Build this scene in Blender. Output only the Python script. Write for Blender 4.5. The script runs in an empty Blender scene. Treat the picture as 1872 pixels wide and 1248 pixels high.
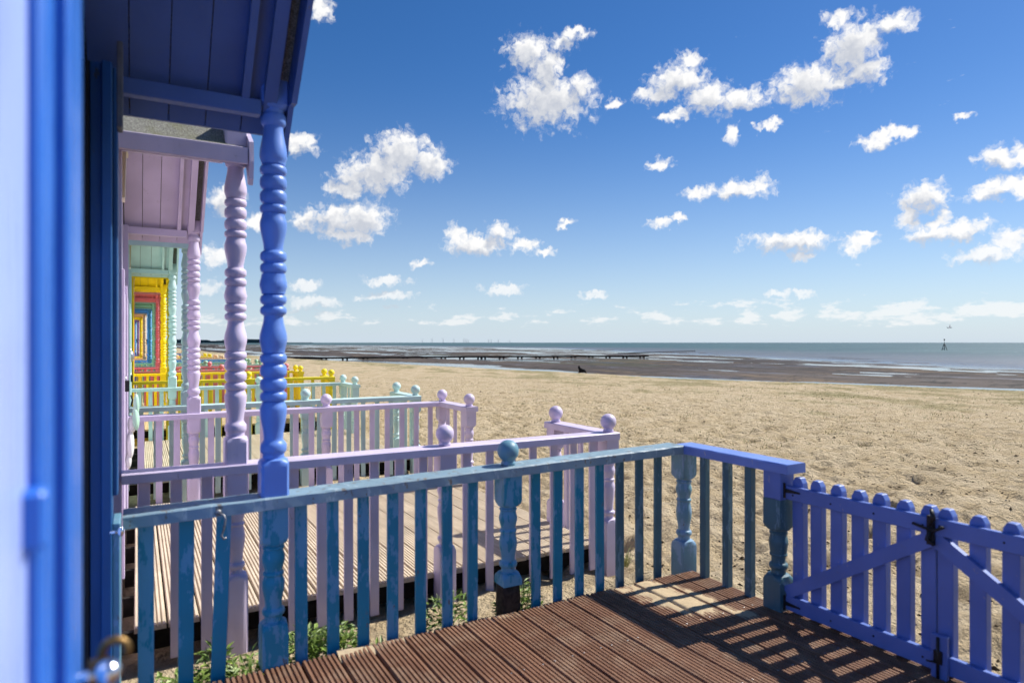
import bpy, bmesh, math, random
import numpy as np
from mathutils import Vector, Matrix

random.seed(7)
R = math.radians
SC = bpy.context.scene
COL = SC.collection

# ------------------------------------------------------------------ camera
TH = R(29.55)                      # the view turns 29.55 degrees seaward from the row of huts
CAM_H = 1.605
cd = bpy.data.cameras.new('camera')
cd.sensor_width = 36.0
cd.lens = 23.27
cd.shift_y = 2.0 / 1872
cd.clip_start = 0.05
cd.clip_end = 60000
cd.dof.use_dof = True
cd.dof.focus_distance = 9.0
cd.dof.aperture_fstop = 1.85
cam = bpy.data.objects.new('camera', cd)
cam.location = (0, 0, CAM_H)
cam.rotation_euler = (R(90), 0, -TH)
COL.objects.link(cam)
SC.camera = cam

# ------------------------------------------------------------------ sun, sky, exposure
SUN_EL, SUN_AZ = R(46.5), R(91.0)          # azimuth from +Y towards +X
sd = bpy.data.lights.new('sun', 'SUN')
sd.energy = 5.0
sd.angle = R(0.53)
sd.color = (1.0, 0.955, 0.89)
sun = bpy.data.objects.new('sun', sd)
to_sun = Vector((math.sin(SUN_AZ) * math.cos(SUN_EL), math.cos(SUN_AZ) * math.cos(SUN_EL), math.sin(SUN_EL)))
sun.rotation_euler = to_sun.to_track_quat('Z', 'Y').to_euler()
sun.location = (10, -3, 12)
COL.objects.link(sun)
SC.view_settings.view_transform = 'Standard'
SC.view_settings.look = 'None'
SC.view_settings.exposure = 0.48
SC.view_settings.gamma = 1.0
SC.view_settings.use_curve_mapping = False
SC.cycles.use_denoising = True
SC.cycles.max_bounces = 5
SC.cycles.diffuse_bounces = 3
SC.cycles.glossy_bounces = 2
SC.cycles.adaptive_threshold = 0.02
SC.cycles.caustics_reflective = False
SC.cycles.caustics_refractive = False


class NT:
    """small helper for node trees"""
    def __init__(s, tree):
        s.t = tree
        s.n = tree.nodes
        s.l = tree.links

    def put(s, sock, v):
        if v is None:
            return
        if isinstance(v, bpy.types.NodeSocket):
            s.l.new(v, sock)
        else:
            sock.default_value = v

    def node(s, typ, **kw):
        nd = s.n.new(typ)
        for k, v in kw.items():
            setattr(nd, k, v)
        return nd

    def math(s, op, a, b=None, c=None, clamp=False):
        nd = s.node('ShaderNodeMath', operation=op, use_clamp=clamp)
        s.put(nd.inputs[0], a)
        s.put(nd.inputs[1], b)
        s.put(nd.inputs[2], c)
        return nd.outputs[0]

    def vec(s, op, a, b=None, c=None):
        nd = s.node('ShaderNodeVectorMath', operation=op)
        s.put(nd.inputs[0], a)
        if op == 'SCALE':
            s.put(nd.inputs[3], b)
        else:
            s.put(nd.inputs[1], b)
            if c is not None:
                s.put(nd.inputs[2], c)
        return nd.outputs['Value'] if op in ('DOT_PRODUCT', 'LENGTH') else nd.outputs[0]

    def noise(s, v, scale, detail=4.0, rough=0.55, col=False, dist=0.0, dim='3D'):
        nd = s.node('ShaderNodeTexNoise', noise_dimensions=dim)
        s.put(nd.inputs['Vector'], v)
        nd.inputs['Scale'].default_value = scale
        nd.inputs['Detail'].default_value = detail
        nd.inputs['Roughness'].default_value = rough
        nd.inputs['Distortion'].default_value = dist
        return nd.outputs['Color'] if col else nd.outputs['Fac']

    def ramp(s, v, lo, hi, a=0.0, b=1.0, smooth=True):
        nd = s.node('ShaderNodeMapRange', interpolation_type='SMOOTHSTEP' if smooth else 'LINEAR')
        s.put(nd.inputs['Value'], v)
        s.put(nd.inputs['From Min'], lo)
        s.put(nd.inputs['From Max'], hi)
        s.put(nd.inputs['To Min'], a)
        s.put(nd.inputs['To Max'], b)
        return nd.outputs['Result']

    def mix(s, f, a, b, blend='MIX'):
        nd = s.node('ShaderNodeMix', data_type='RGBA', blend_type=blend)
        s.put(nd.inputs['Factor'], f)
        s.put(nd.inputs[6], a if isinstance(a, bpy.types.NodeSocket) else (*a[:3], 1))
        s.put(nd.inputs[7], b if isinstance(b, bpy.types.NodeSocket) else (*b[:3], 1))
        return nd.outputs[2]

    def sep(s, v):
        nd = s.node('ShaderNodeSeparateXYZ')
        s.put(nd.inputs[0], v)
        return nd.outputs

    def comb(s, x=0.0, y=0.0, z=0.0):
        nd = s.node('ShaderNodeCombineXYZ')
        s.put(nd.inputs[0], x)
        s.put(nd.inputs[1], y)
        s.put(nd.inputs[2], z)
        return nd.outputs[0]

    def bump(s, h, strength=0.3, dist=0.01, normal=None):
        nd = s.node('ShaderNodeBump')
        s.put(nd.inputs['Height'], h)
        nd.inputs['Strength'].default_value = strength
        nd.inputs['Distance'].default_value = dist
        if normal is not None:
            s.put(nd.inputs['Normal'], normal)
        return nd.outputs[0]


# cumulus clouds: azimuth, elevation, half width, half height (degrees of sky)
CLOUDS = [(30.92, 23.81, 2.18, 1.19), (32.72, 22.46, 1.32, 1.37), (32.58, 20.0, 4.06, 2.09), (35.31, 20.97, 1.41, 1.07), (35.03, 24.97, 1.22, 0.39), (33.99, 24.3, 1.41, 0.63), (43.65, 20.96, 2.32, 1.2), (45.86, 19.48, 2.01, 1.13), (48.52, 19.14, 2.46, 0.8), (42.08, 20.12, 2.17, 0.57), (43.12, 18.48, 1.52, 0.37), (44.72, 22.53, 0.97, 0.47), (53.56, 19.57, 2.45, 1.46), (55.89, 19.42, 1.52, 0.75), (56.83, 21.67, 2.17, 1.67), (57.76, 20.01, 1.4, 1.03), (55.77, 23.77, 1.07, 0.64), (59.46, 22.7, 1.42, 0.63), (20.12, 15.67, 2.67, 1.82), (18.06, 14.14, 2.82, 1.57), (22.3, 15.14, 1.68, 1.31), (15.8, 12.71, 1.88, 0.7), (16.03, 13.81, 1.79, 0.78), (16.7, 10.23, 2.43, 1.52), (14.56, 10.23, 1.86, 1.24), (12.37, 10.03, 1.38, 0.75), (15.8, 8.94, 2.32, 0.63), (26.43, 8.45, 2.74, 0.83), (24.83, 9.08, 1.03, 0.83), (28.41, 9.48, 1.23, 0.69), (30.54, 8.32, 1.09, 0.56), (32.48, 7.94, 1.04, 0.32), (48.23, 12.36, 2.63, 0.6), (50.03, 12.48, 0.91, 0.68), (45.2, 12.13, 1.14, 0.44), (52.16, 7.99, 3.55, 0.73), (53.76, 8.23, 1.58, 0.51), (53.24, 6.95, 0.95, 0.34), (57.13, 7.47, 1.04, 0.74), (57.83, 8.2, 0.73, 0.33), (58.74, 15.06, 1.73, 0.54), (60.09, 15.25, 0.91, 0.46), (65.95, 12.6, 1.41, 0.73), (67.27, 12.6, 0.71, 0.71), (65.76, 10.43, 1.6, 0.67), (67.1, 10.61, 1.01, 0.8), (61.55, 10.48, 1.63, 0.97), (60.37, 9.35, 0.7, 0.87), (61.82, 7.96, 1.56, 0.71), (63.71, 8.1, 1.56, 0.65), (62.32, 8.77, 0.74, 0.62), (65.08, 6.22, 2.13, 0.57), (66.68, 6.99, 1.14, 0.89), (42.08, 9.93, 0.99, 0.31), (43.65, 10.13, 0.8, 0.31), (42.22, 14.77, 1.08, 0.48), (21.51, 6.72, 1.11, 0.28), (18.79, 5.2, 1.83, 0.37), (19.06, 3.95, 2.2, 0.28), (28.6, 4.68, 1.89, 0.38), (12.07, 4.73, 1.16, 0.4), (36.57, 4.08, 1.17, 0.23), (51.51, 3.77, 1.1, 0.26), (53.52, 3.8, 1.03, 0.22), (48.01, 16.67, 0.68, 0.74), (50.61, 17.1, 0.74, 0.24), (38.29, 19.69, 0.65, 0.41), (11.64, 15.97, 1.46, 0.75), (13.24, 26.11, 1.13, 1.03), (6.13, 11.15, 1.36, 1.0), (5.66, 6.72, 1.19, 0.85), (12.94, 3.44, 2.26, 0.54), (4.87, 4.34, 0.98, 0.6), (63.8, 15.61, 0.78, 0.18), (34.23, 10.09, 0.66, 0.27), (8.49, 9.67, 1.03, 0.6)]


def build_world():
    w = bpy.data.worlds.new('World')
    SC.world = w
    w.use_nodes = True
    k = NT(w.node_tree)
    k.n.clear()
    out = k.node('ShaderNodeOutputWorld')
    sky = k.node('ShaderNodeTexSky', sky_type='NISHITA')
    sky.sun_disc = False
    sky.sun_elevation = SUN_EL
    sky.sun_rotation = SUN_AZ
    sky.altitude = 0
    sky.air_density = 0.85
    sky.dust_density = 0.15
    sky.ozone_density = 3.0
    d = k.node('ShaderNodeTexCoord').outputs['Generated']
    x, y, z = k.sep(d)[:3]
    az = k.math('MULTIPLY', k.math('ARCTAN2', x, y), 57.29578)
    el = k.math('MULTIPLY', k.math('ARCSINE', z), 57.29578)
    p = k.comb(az, el, 0.0)
    # clear sky: Nishita, paling to a milky blue over the horizon on every side
    hs = k.node('ShaderNodeHueSaturation')
    hs.inputs['Saturation'].default_value = 1.30
    hs.inputs['Hue'].default_value = 0.507
    k.put(hs.inputs['Color'], sky.outputs[0])
    skyc = k.vec('SCALE', hs.outputs[0], SKY_STRENGTH)
    haze = k.math('POWER', k.ramp(el, 0.0, 26.0, 1.0, 0.0, smooth=False), 3.0)
    skyc = k.mix(k.math('MULTIPLY', haze, 0.92), skyc, HAZE)
    # turbulence of the cloud outlines
    n1 = k.noise(p, 0.50, 1.5, 0.5, col=True, dim='2D')
    n2 = k.noise(p, 1.5, 2.4, 0.58, col=True, dim='2D')
    w1 = k.vec('SCALE', k.vec('SUBTRACT', n1, (0.5, 0.5, 0.5)), 1.25)
    w2 = k.vec('SCALE', k.vec('SUBTRACT', n2, (0.5, 0.5, 0.5)), 0.95)
    fine = k.noise(k.vec('ADD', p, w2), 1.7, 3.2, 0.62, dim='2D')
    # rounded billows
    vo = k.node('ShaderNodeTexVoronoi', voronoi_dimensions='2D', feature='SMOOTH_F1')
    k.put(vo.inputs['Vector'], k.vec('ADD', p, k.vec('SCALE', w2, 0.6)))
    vo.inputs['Scale'].default_value = 0.95
    vo.inputs['Detail'].default_value = 1.6
    vo.inputs['Roughness'].default_value = 0.55
    vo.inputs['Lacunarity'].default_value = 2.3
    vo.inputs['Smoothness'].default_value = 0.25
    billow = k.math('SUBTRACT', 1.0, vo.outputs['Distance'])
    pw = k.vec('ADD', k.vec('ADD', p, w1), w2)
    pw = k.vec('MULTIPLY', pw, (1, 1, 0))
    ps = k.vec('ADD', pw, (0.35, 0.85, 0))          # a step towards the sun, for the shading

    def cloud_closure(ells):
        acc, acs = 40.0, 40.0
        for (a, e, ra, rb) in ells:
            inv = (1 / (ra * 1.12 + 0.10), 1 / (rb * 1.16 + 0.10), 0)
            off = (-a * inv[0], -e * inv[1], 0)
            q = k.vec('MULTIPLY_ADD', pw, inv, off)
            acc = k.math('MINIMUM', acc, k.vec('DOT_PRODUCT', q, q))
            if ra > 1.2:
                q = k.vec('MULTIPLY_ADD', ps, inv, off)
                acs = k.math('MINIMUM', acs, k.vec('DOT_PRODUCT', q, q))
        v = k.math('SUBTRACT', 1.0, k.math('SQRT', acc))
        vs = k.math('SUBTRACT', 1.0, k.math('SQRT', acs)) if not isinstance(acs, float) else 0.0
        return finish(v, vs)

    def finish(v, vs):
        dens = k.math('MULTIPLY_ADD', v, 1.75, k.math('MULTIPLY_ADD', fine, 1.75, -0.84))
        dens = k.math('ADD', dens, k.math('MULTIPLY_ADD', billow, 0.60, -0.33))
        a1 = k.math('MULTIPLY', k.ramp(dens, -0.26, 1.02), k.ramp(el, 1.0, 9.0, 0.50, 0.985))
        # the row of small far clouds over the horizon
        bandn = k.noise(k.vec('MULTIPLY', p, (0.34, 1.05, 0)), 1.0, 5.0, 0.62, dim='2D')
        bandm = k.math('MULTIPLY', k.ramp(el, 0.7, 1.9), k.ramp(el, 2.0, 4.6, 1.0, 0.0))
        right = k.ramp(az, 34.0, 60.0, 0.06, 0.34)
        bandv = k.math('ADD', k.math('MULTIPLY_ADD', bandn, 3.2, -1.60), right)
        bandv = k.math('ADD', bandv, k.math('MULTIPLY_ADD', bandm, 1.0, -1.0))
        a2 = k.math('MULTIPLY', k.ramp(bandv, 0.0, 0.50), 0.62)
        alpha = k.math('MAXIMUM', a1, a2)
        # grey bases where thick cloud lies between here and the sun
        thick = k.ramp(vs, 0.0, 0.70) if vs != 0.0 else 0.0
        core = k.ramp(dens, 0.3, 1.6)
        shade = k.math('MULTIPLY_ADD', thick, -0.52, 1.04)
        shade = k.math('ADD', shade, k.math('MULTIPLY_ADD', k.math('MULTIPLY', core, billow), 0.30, -0.10))
        shade = k.math('MINIMUM', k.math('MAXIMUM', shade, 0.42), 1.0)
        ccol = k.mix(shade, tuple(CLOUD * v_ for v_ in (0.27, 0.33, 0.46)), tuple(CLOUD * v_ for v_ in (1.0, 0.99, 0.975)))
        bg = k.node('ShaderNodeBackground')
        k.put(bg.inputs['Color'], k.mix(alpha, skyc, ccol))
        return bg.outputs[0]

    # each stretch of sky carries only its own clouds, so that a ray works out no others
    edges = [2.0, 15.5, 25.0, 37.5, 47.0, 55.0, 60.5, 70.0]
    far = k.noise(k.vec('MULTIPLY', p, (0.11, 0.20, 0)), 1.0, 3.0, 0.5, dim='2D')
    rest = finish(k.math('MULTIPLY_ADD', far, 4.0, -2.75), k.math('MULTIPLY_ADD', far, 4.0, -2.95))
    sh = rest
    low = k.math('LESS_THAN', el, 31.0)
    for a0, a1 in zip(edges, edges[1:]):
        ells = [c for c in CLOUDS if c[0] + c[2] * 1.4 + 1.3 > a0 and c[0] - c[2] * 1.4 - 1.3 < a1]
        cl = cloud_closure(ells)
        f = k.math('MULTIPLY', k.math('MULTIPLY', k.math('GREATER_THAN', az, a0), k.math('LESS_THAN', az, a1)), low)
        mx = k.node('ShaderNodeMixShader')
        k.put(mx.inputs[0], f)
        k.l.new(sh, mx.inputs[1])
        k.l.new(cl, mx.inputs[2])
        sh = mx.outputs[0]
    k.l.new(sh, out.inputs[0])
    w.cycles.sampling_method = 'MANUAL'
    w.cycles.sample_map_resolution = 512


SKY_STRENGTH = 0.084
HAZE = (0.43, 0.51, 0.60)
CLOUD = 0.75
build_world()


# ------------------------------------------------------------------ materials
def new_mat(name):
    m = bpy.data.materials.new(name)
    m.use_nodes = True
    k = NT(m.node_tree)
    b = k.n['Principled BSDF']
    return m, k, b


def obj_coord(k, spread=37.0):
    tc = k.node('ShaderNodeTexCoord').outputs['Object']
    rnd = k.node('ShaderNodeObjectInfo').outputs['Random']
    off = k.vec('SCALE', (1.0, 0.7, 0.4), k.math('MULTIPLY', rnd, spread))
    return k.vec('ADD', tc, off), rnd


def paint(name, col, rough=0.42, wear=0.0, wearcol=(0.30, 0.26, 0.21), fade=0.0, fadecol=None, dirt=0.10):
    """brushed gloss paint on wood; wear lets bare wood show, fade patches the older coat"""
    m, k, b = new_mat(name)
    p, rnd = obj_coord(k)
    c = k.mix(k.ramp(k.noise(p, 3.0, 2.0), 0.3, 0.75), tuple(v * 0.90 for v in col), tuple(min(1, v * 1.06) for v in col))
    st = k.noise(k.vec('MULTIPLY', p, (1, 1, 0.12)), 55.0, 3.0, 0.6)
    if fade > 0:
        f = k.noise(k.vec('MULTIPLY', p, (1.3, 1.3, 0.55)), 8.5, 5.0, 0.66)
        f2 = k.noise(k.vec('MULTIPLY', p, (1, 1, 0.18)), 34.0, 4.0, 0.6)
        f = k.math('ADD', k.math('MULTIPLY', f, 0.72), k.math('MULTIPLY', f2, 0.28))
        f = k.math('ADD', f, k.math('MULTIPLY_ADD', rnd, 0.10, -0.05))
        c = k.mix(k.ramp(f, 0.575 - fade * 0.085, 0.605 - fade * 0.085, 0.0, 0.9), c, fadecol)
    if dirt > 0:
        dn = k.noise(p, 17.0, 4.0, 0.7)
        c = k.mix(k.ramp(dn, 0.60, 0.80, 0.0, dirt * 2.2), c, (0.16, 0.14, 0.11))
    hgt = k.math('MULTIPLY', st, 0.35)
    if wear > 0:
        wn = k.noise(k.vec('MULTIPLY', p, (1, 1, 0.45)), 21.0, 6.0, 0.7)
        wf = k.ramp(wn, 0.69 - wear * 0.1, 0.72 - wear * 0.1)
        c = k.mix(wf, c, wearcol)
        hgt = k.math('SUBTRACT', hgt, k.math('MULTIPLY', wf, 0.8))
    k.put(b.inputs['Base Color'], c)
    k.put(b.inputs['Roughness'], k.ramp(st, 0.3, 0.7, rough - 0.06, rough + 0.10))
    b.inputs['Specular IOR Level'].default_value = 0.45
    k.put(b.inputs['Normal'], k.bump(hgt, 0.45, 0.003))
    return m


def wood_plank(name, c1, c2, rough=0.75, spec=0.2, dust=0.0):
    m, k, b = new_mat(name)
    p, rnd = obj_coord(k)
    ps = k.vec('MULTIPLY', p, (1.0, 0.06, 1.0))
    g = k.noise(ps, 46.0, 5.0, 0.62)
    g2 = k.noise(p, 2.3, 5.0, 0.6)
    c = k.mix(k.ramp(g, 0.3, 0.72), c1, c2)
    c = k.mix(k.ramp(g2, 0.35, 0.75, 0.0, 0.55), c, tuple(v * 0.62 for v in c1))
    c = k.mix(k.math('MULTIPLY', rnd, 0.5), c, tuple(0.5 * (a + q) * 0.8 for a, q in zip(c1, c2)))
    sp = k.noise(p, 70.0, 2.0, 0.5)
    c = k.mix(k.ramp(sp, 0.72, 0.76, 0.0, 0.6), c, (0.50, 0.42, 0.30))
    if dust > 0:
        dn = k.noise(p, 4.5, 7.0, 0.68)
        c = k.mix(k.ramp(dn, 0.46, 0.70, 0.0, dust), c, (0.50, 0.40, 0.27))
    k.put(b.inputs['Base Color'], c)
    b.inputs['Roughness'].default_value = rough
    b.inputs['Specular IOR Level'].default_value = spec
    k.put(b.inputs['Normal'], k.bump(g, 0.5, 0.003))
    return m


def plain(name, col, rough=0.5, metal=0.0, spec=0.5, var=0.25, scale=12.0):
    m, k, b = new_mat(name)
    p, rnd = obj_coord(k)
    n = k.noise(p, scale, 5.0, 0.6)
    k.put(b.inputs['Base Color'], k.mix(k.ramp(n, 0.3, 0.7), tuple(v * (1 - var) for v in col), tuple(min(1.0, v * (1 + var * 0.5)) for v in col)))
    b.inputs['Roughness'].default_value = rough
    b.inputs['Metallic'].default_value = metal
    b.inputs['Specular IOR Level'].default_value = spec
    k.put(b.inputs['Normal'], k.bump(n, 0.15, 0.003))
    return m


def felt_mat():
    m, k, b = new_mat('mineral_felt')
    p, rnd = obj_coord(k)
    g = k.noise(p, 130.0, 2.0, 0.7)
    g2 = k.noise(p, 5.0, 6.0, 0.65)
    c = k.mix(k.ramp(g, 0.38, 0.66), (0.10, 0.10, 0.085), (0.32, 0.32, 0.28))
    c = k.mix(k.ramp(g2, 0.45, 0.72, 0.0, 0.65), c, (0.15, 0.15, 0.07))
    k.put(b.inputs['Base Color'], c)
    b.inputs['Roughness'].default_value = 0.95
    k.put(b.inputs['Normal'], k.bump(g, 0.8, 0.006))
    return m


def sand_mat():
    m, k, b = new_mat('dry_sand')
    p = k.node('ShaderNodeTexCoord').outputs['Object']
    big = k.noise(p, 0.22, 4.0, 0.6)
    mid = k.noise(p, 2.4, 5.0, 0.62)
    fin = k.noise(p, 14.0, 5.0, 0.7)
    gr = k.noise(p, 220.0, 2.0, 0.7)
    c = k.mix(k.ramp(mid, 0.3, 0.7), (0.530, 0.415, 0.250), (0.660, 0.545, 0.365))
    c = k.mix(k.ramp(gr, 0.35, 0.72, 0.0, 0.22), c, (0.30, 0.20, 0.10))
    c = k.mix(k.ramp(fin, 0.58, 0.74, 0.0, 0.45), c, (0.230, 0.160, 0.085))
    # thin growth of grass in patches, thicker towards the top of the beach
    xyz = k.sep(p)
    gn = k.noise(k.vec('MULTIPLY', p, (0.55, 0.30, 1)), 1.0, 6.0, 0.68)
    zone = k.ramp(k.math('MULTIPLY_ADD', xyz[1], 0.17, xyz[0]), 13.0, 27.0, -0.10, 0.10)
    gmask = k.math('MULTIPLY', k.ramp(k.math('ADD', gn, zone), 0.53, 0.66), k.ramp(fin, 0.36, 0.54))
    c = k.mix(k.math('MULTIPLY', gmask, 0.75), c, (0.205, 0.195, 0.070))
    # specks of weed and shell
    vo = k.node('ShaderNodeTexVoronoi')
    k.put(vo.inputs['Vector'], p)
    vo.inputs['Scale'].default_value = 6.5
    rad = k.math('MULTIPLY_ADD', k.sep(vo.outputs['Color'])[0], 0.26, -0.05)
    sp = k.math('LESS_THAN', vo.outputs['Distance'], rad)
    sp = k.math('MULTIPLY', sp, k.ramp(k.noise(p, 0.9, 3.0), 0.42, 0.6))
    c = k.mix(k.math('MULTIPLY', sp, 0.55), c, (0.09, 0.06, 0.035))
    k.put(b.inputs['Base Color'], c)
    b.inputs['Roughness'].default_value = 0.95
    b.inputs['Specular IOR Level'].default_value = 0.1
    h = k.math('ADD', k.math('MULTIPLY', fin, 0.060), k.math('MULTIPLY', k.noise(p, 5.5, 4.0, 0.65), 0.075))
    h = k.math('ADD', h, k.math('MULTIPLY', gr, 0.004))
    k.put(b.inputs['Normal'], k.bump(h, 1.0, 1.8))
    return m


def mud_mat():
    m, k, b = new_mat('wet_mud')
    p = k.node('ShaderNodeTexCoord').outputs['Object']
    # streaks run along the shore
    a = k.noise(k.vec('MULTIPLY', p, (0.055, 0.018, 1)), 1.0, 6.0, 0.62)
    s = k.noise(k.vec('MULTIPLY', p, (0.22, 0.07, 1)), 1.0, 6.0, 0.66)
    f = k.noise(k.vec('MULTIPLY', p, (0.55, 1.0, 1.0)), 0.75, 6.0, 0.72)
    c = k.mix(k.ramp(a, 0.38, 0.62), (0.046, 0.037, 0.034), (0.092, 0.073, 0.060))
    c = k.mix(k.ramp(s, 0.54, 0.68, 0.0, 0.75), c, (0.170, 0.118, 0.068))
    c = k.mix(k.ramp(f, 0.52, 0.60, 0.0, 0.85), c, (0.022, 0.021, 0.016))
    c = k.mix(k.ramp(k.noise(k.vec('MULTIPLY', p, (0.03, 0.02, 1)), 1.0, 5.0, 0.6), 0.55, 0.65, 0.0, 0.35), c, (0.075, 0.085, 0.030))
    k.put(b.inputs['Base Color'], c)
    k.put(b.inputs['Roughness'], k.ramp(s, 0.34, 0.48, 0.40, 0.90))
    b.inputs['Specular IOR Level'].default_value = 0.18
    k.put(b.inputs['Normal'], k.bump(f, 0.6, 0.12))
    return m


def sea_mat():
    m, k, b = new_mat('sea_water')
    p = k.node('ShaderNodeTexCoord').outputs['Object']
    w1 = k.noise(k.vec('MULTIPLY', p, (0.35, 0.9, 1)), 0.55, 5.0, 0.6)
    w2 = k.noise(k.vec('MULTIPLY', p, (0.012, 0.03, 1)), 1.0, 5.0, 0.6)
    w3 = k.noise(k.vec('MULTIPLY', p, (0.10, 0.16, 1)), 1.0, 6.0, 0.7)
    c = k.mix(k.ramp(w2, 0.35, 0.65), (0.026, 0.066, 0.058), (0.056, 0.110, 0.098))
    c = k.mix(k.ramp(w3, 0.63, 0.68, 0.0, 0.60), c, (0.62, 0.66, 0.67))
    xyz = k.sep(p)
    # silty shallows close to the shore
    dist = k.math('SUBTRACT', xyz[0], k.math('MULTIPLY_ADD', k.math('MINIMUM', xyz[1], 330.0), 0.42, 78.0))
    dist = k.math('ADD', dist, k.math('MAXIMUM', k.math('MULTIPLY_ADD', xyz[1], 1.0, -900.0), 0.0))
    c = k.mix(k.ramp(dist, 0.0, 130.0, 0.85, 0.0), c, (0.115, 0.115, 0.125))
    k.put(b.inputs['Base Color'], c)
    open_sea = k.ramp(dist, -12.0, 25.0)
    k.put(b.inputs['Roughness'], k.math('MULTIPLY_ADD', open_sea, 0.34, 0.08))
    b.inputs['Specular IOR Level'].default_value = 0.24
    hh = k.math('MULTIPLY', k.math('ADD', w1, k.math('MULTIPLY', w3, 1.5)), k.math('MULTIPLY_ADD', open_sea, 0.95, 0.05))
    k.put(b.inputs['Normal'], k.bump(hh, 0.8, 0.35))
    return m


def leaf_mat(name, c1, c2):
    m, k, b = new_mat(name)
    p = k.node('ShaderNodeTexCoord').outputs['Object']
    n = k.noise(p, 26.0, 3.0)
    k.put(b.inputs['Base Color'], k.mix(k.ramp(n, 0.3, 0.7), c1, c2))
    b.inputs['Roughness'].default_value = 0.5
    b.inputs['Subsurface Weight'].default_value = 0.0
    return m


PERI = (0.125, 0.250, 0.64)
LILAC = (0.600, 0.520, 0.680)
MINT = (0.540, 0.720, 0.690)
YELLOW = (0.880, 0.720, 0.020)
PINK = (0.720, 0.260, 0.270)
SAGE = (0.350, 0.570, 0.400)
SKYB = (0.120, 0.370, 0.640)
PEACH = (0.800, 0.560, 0.330)
VIOLET = (0.260, 0.190, 0.520)

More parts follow.
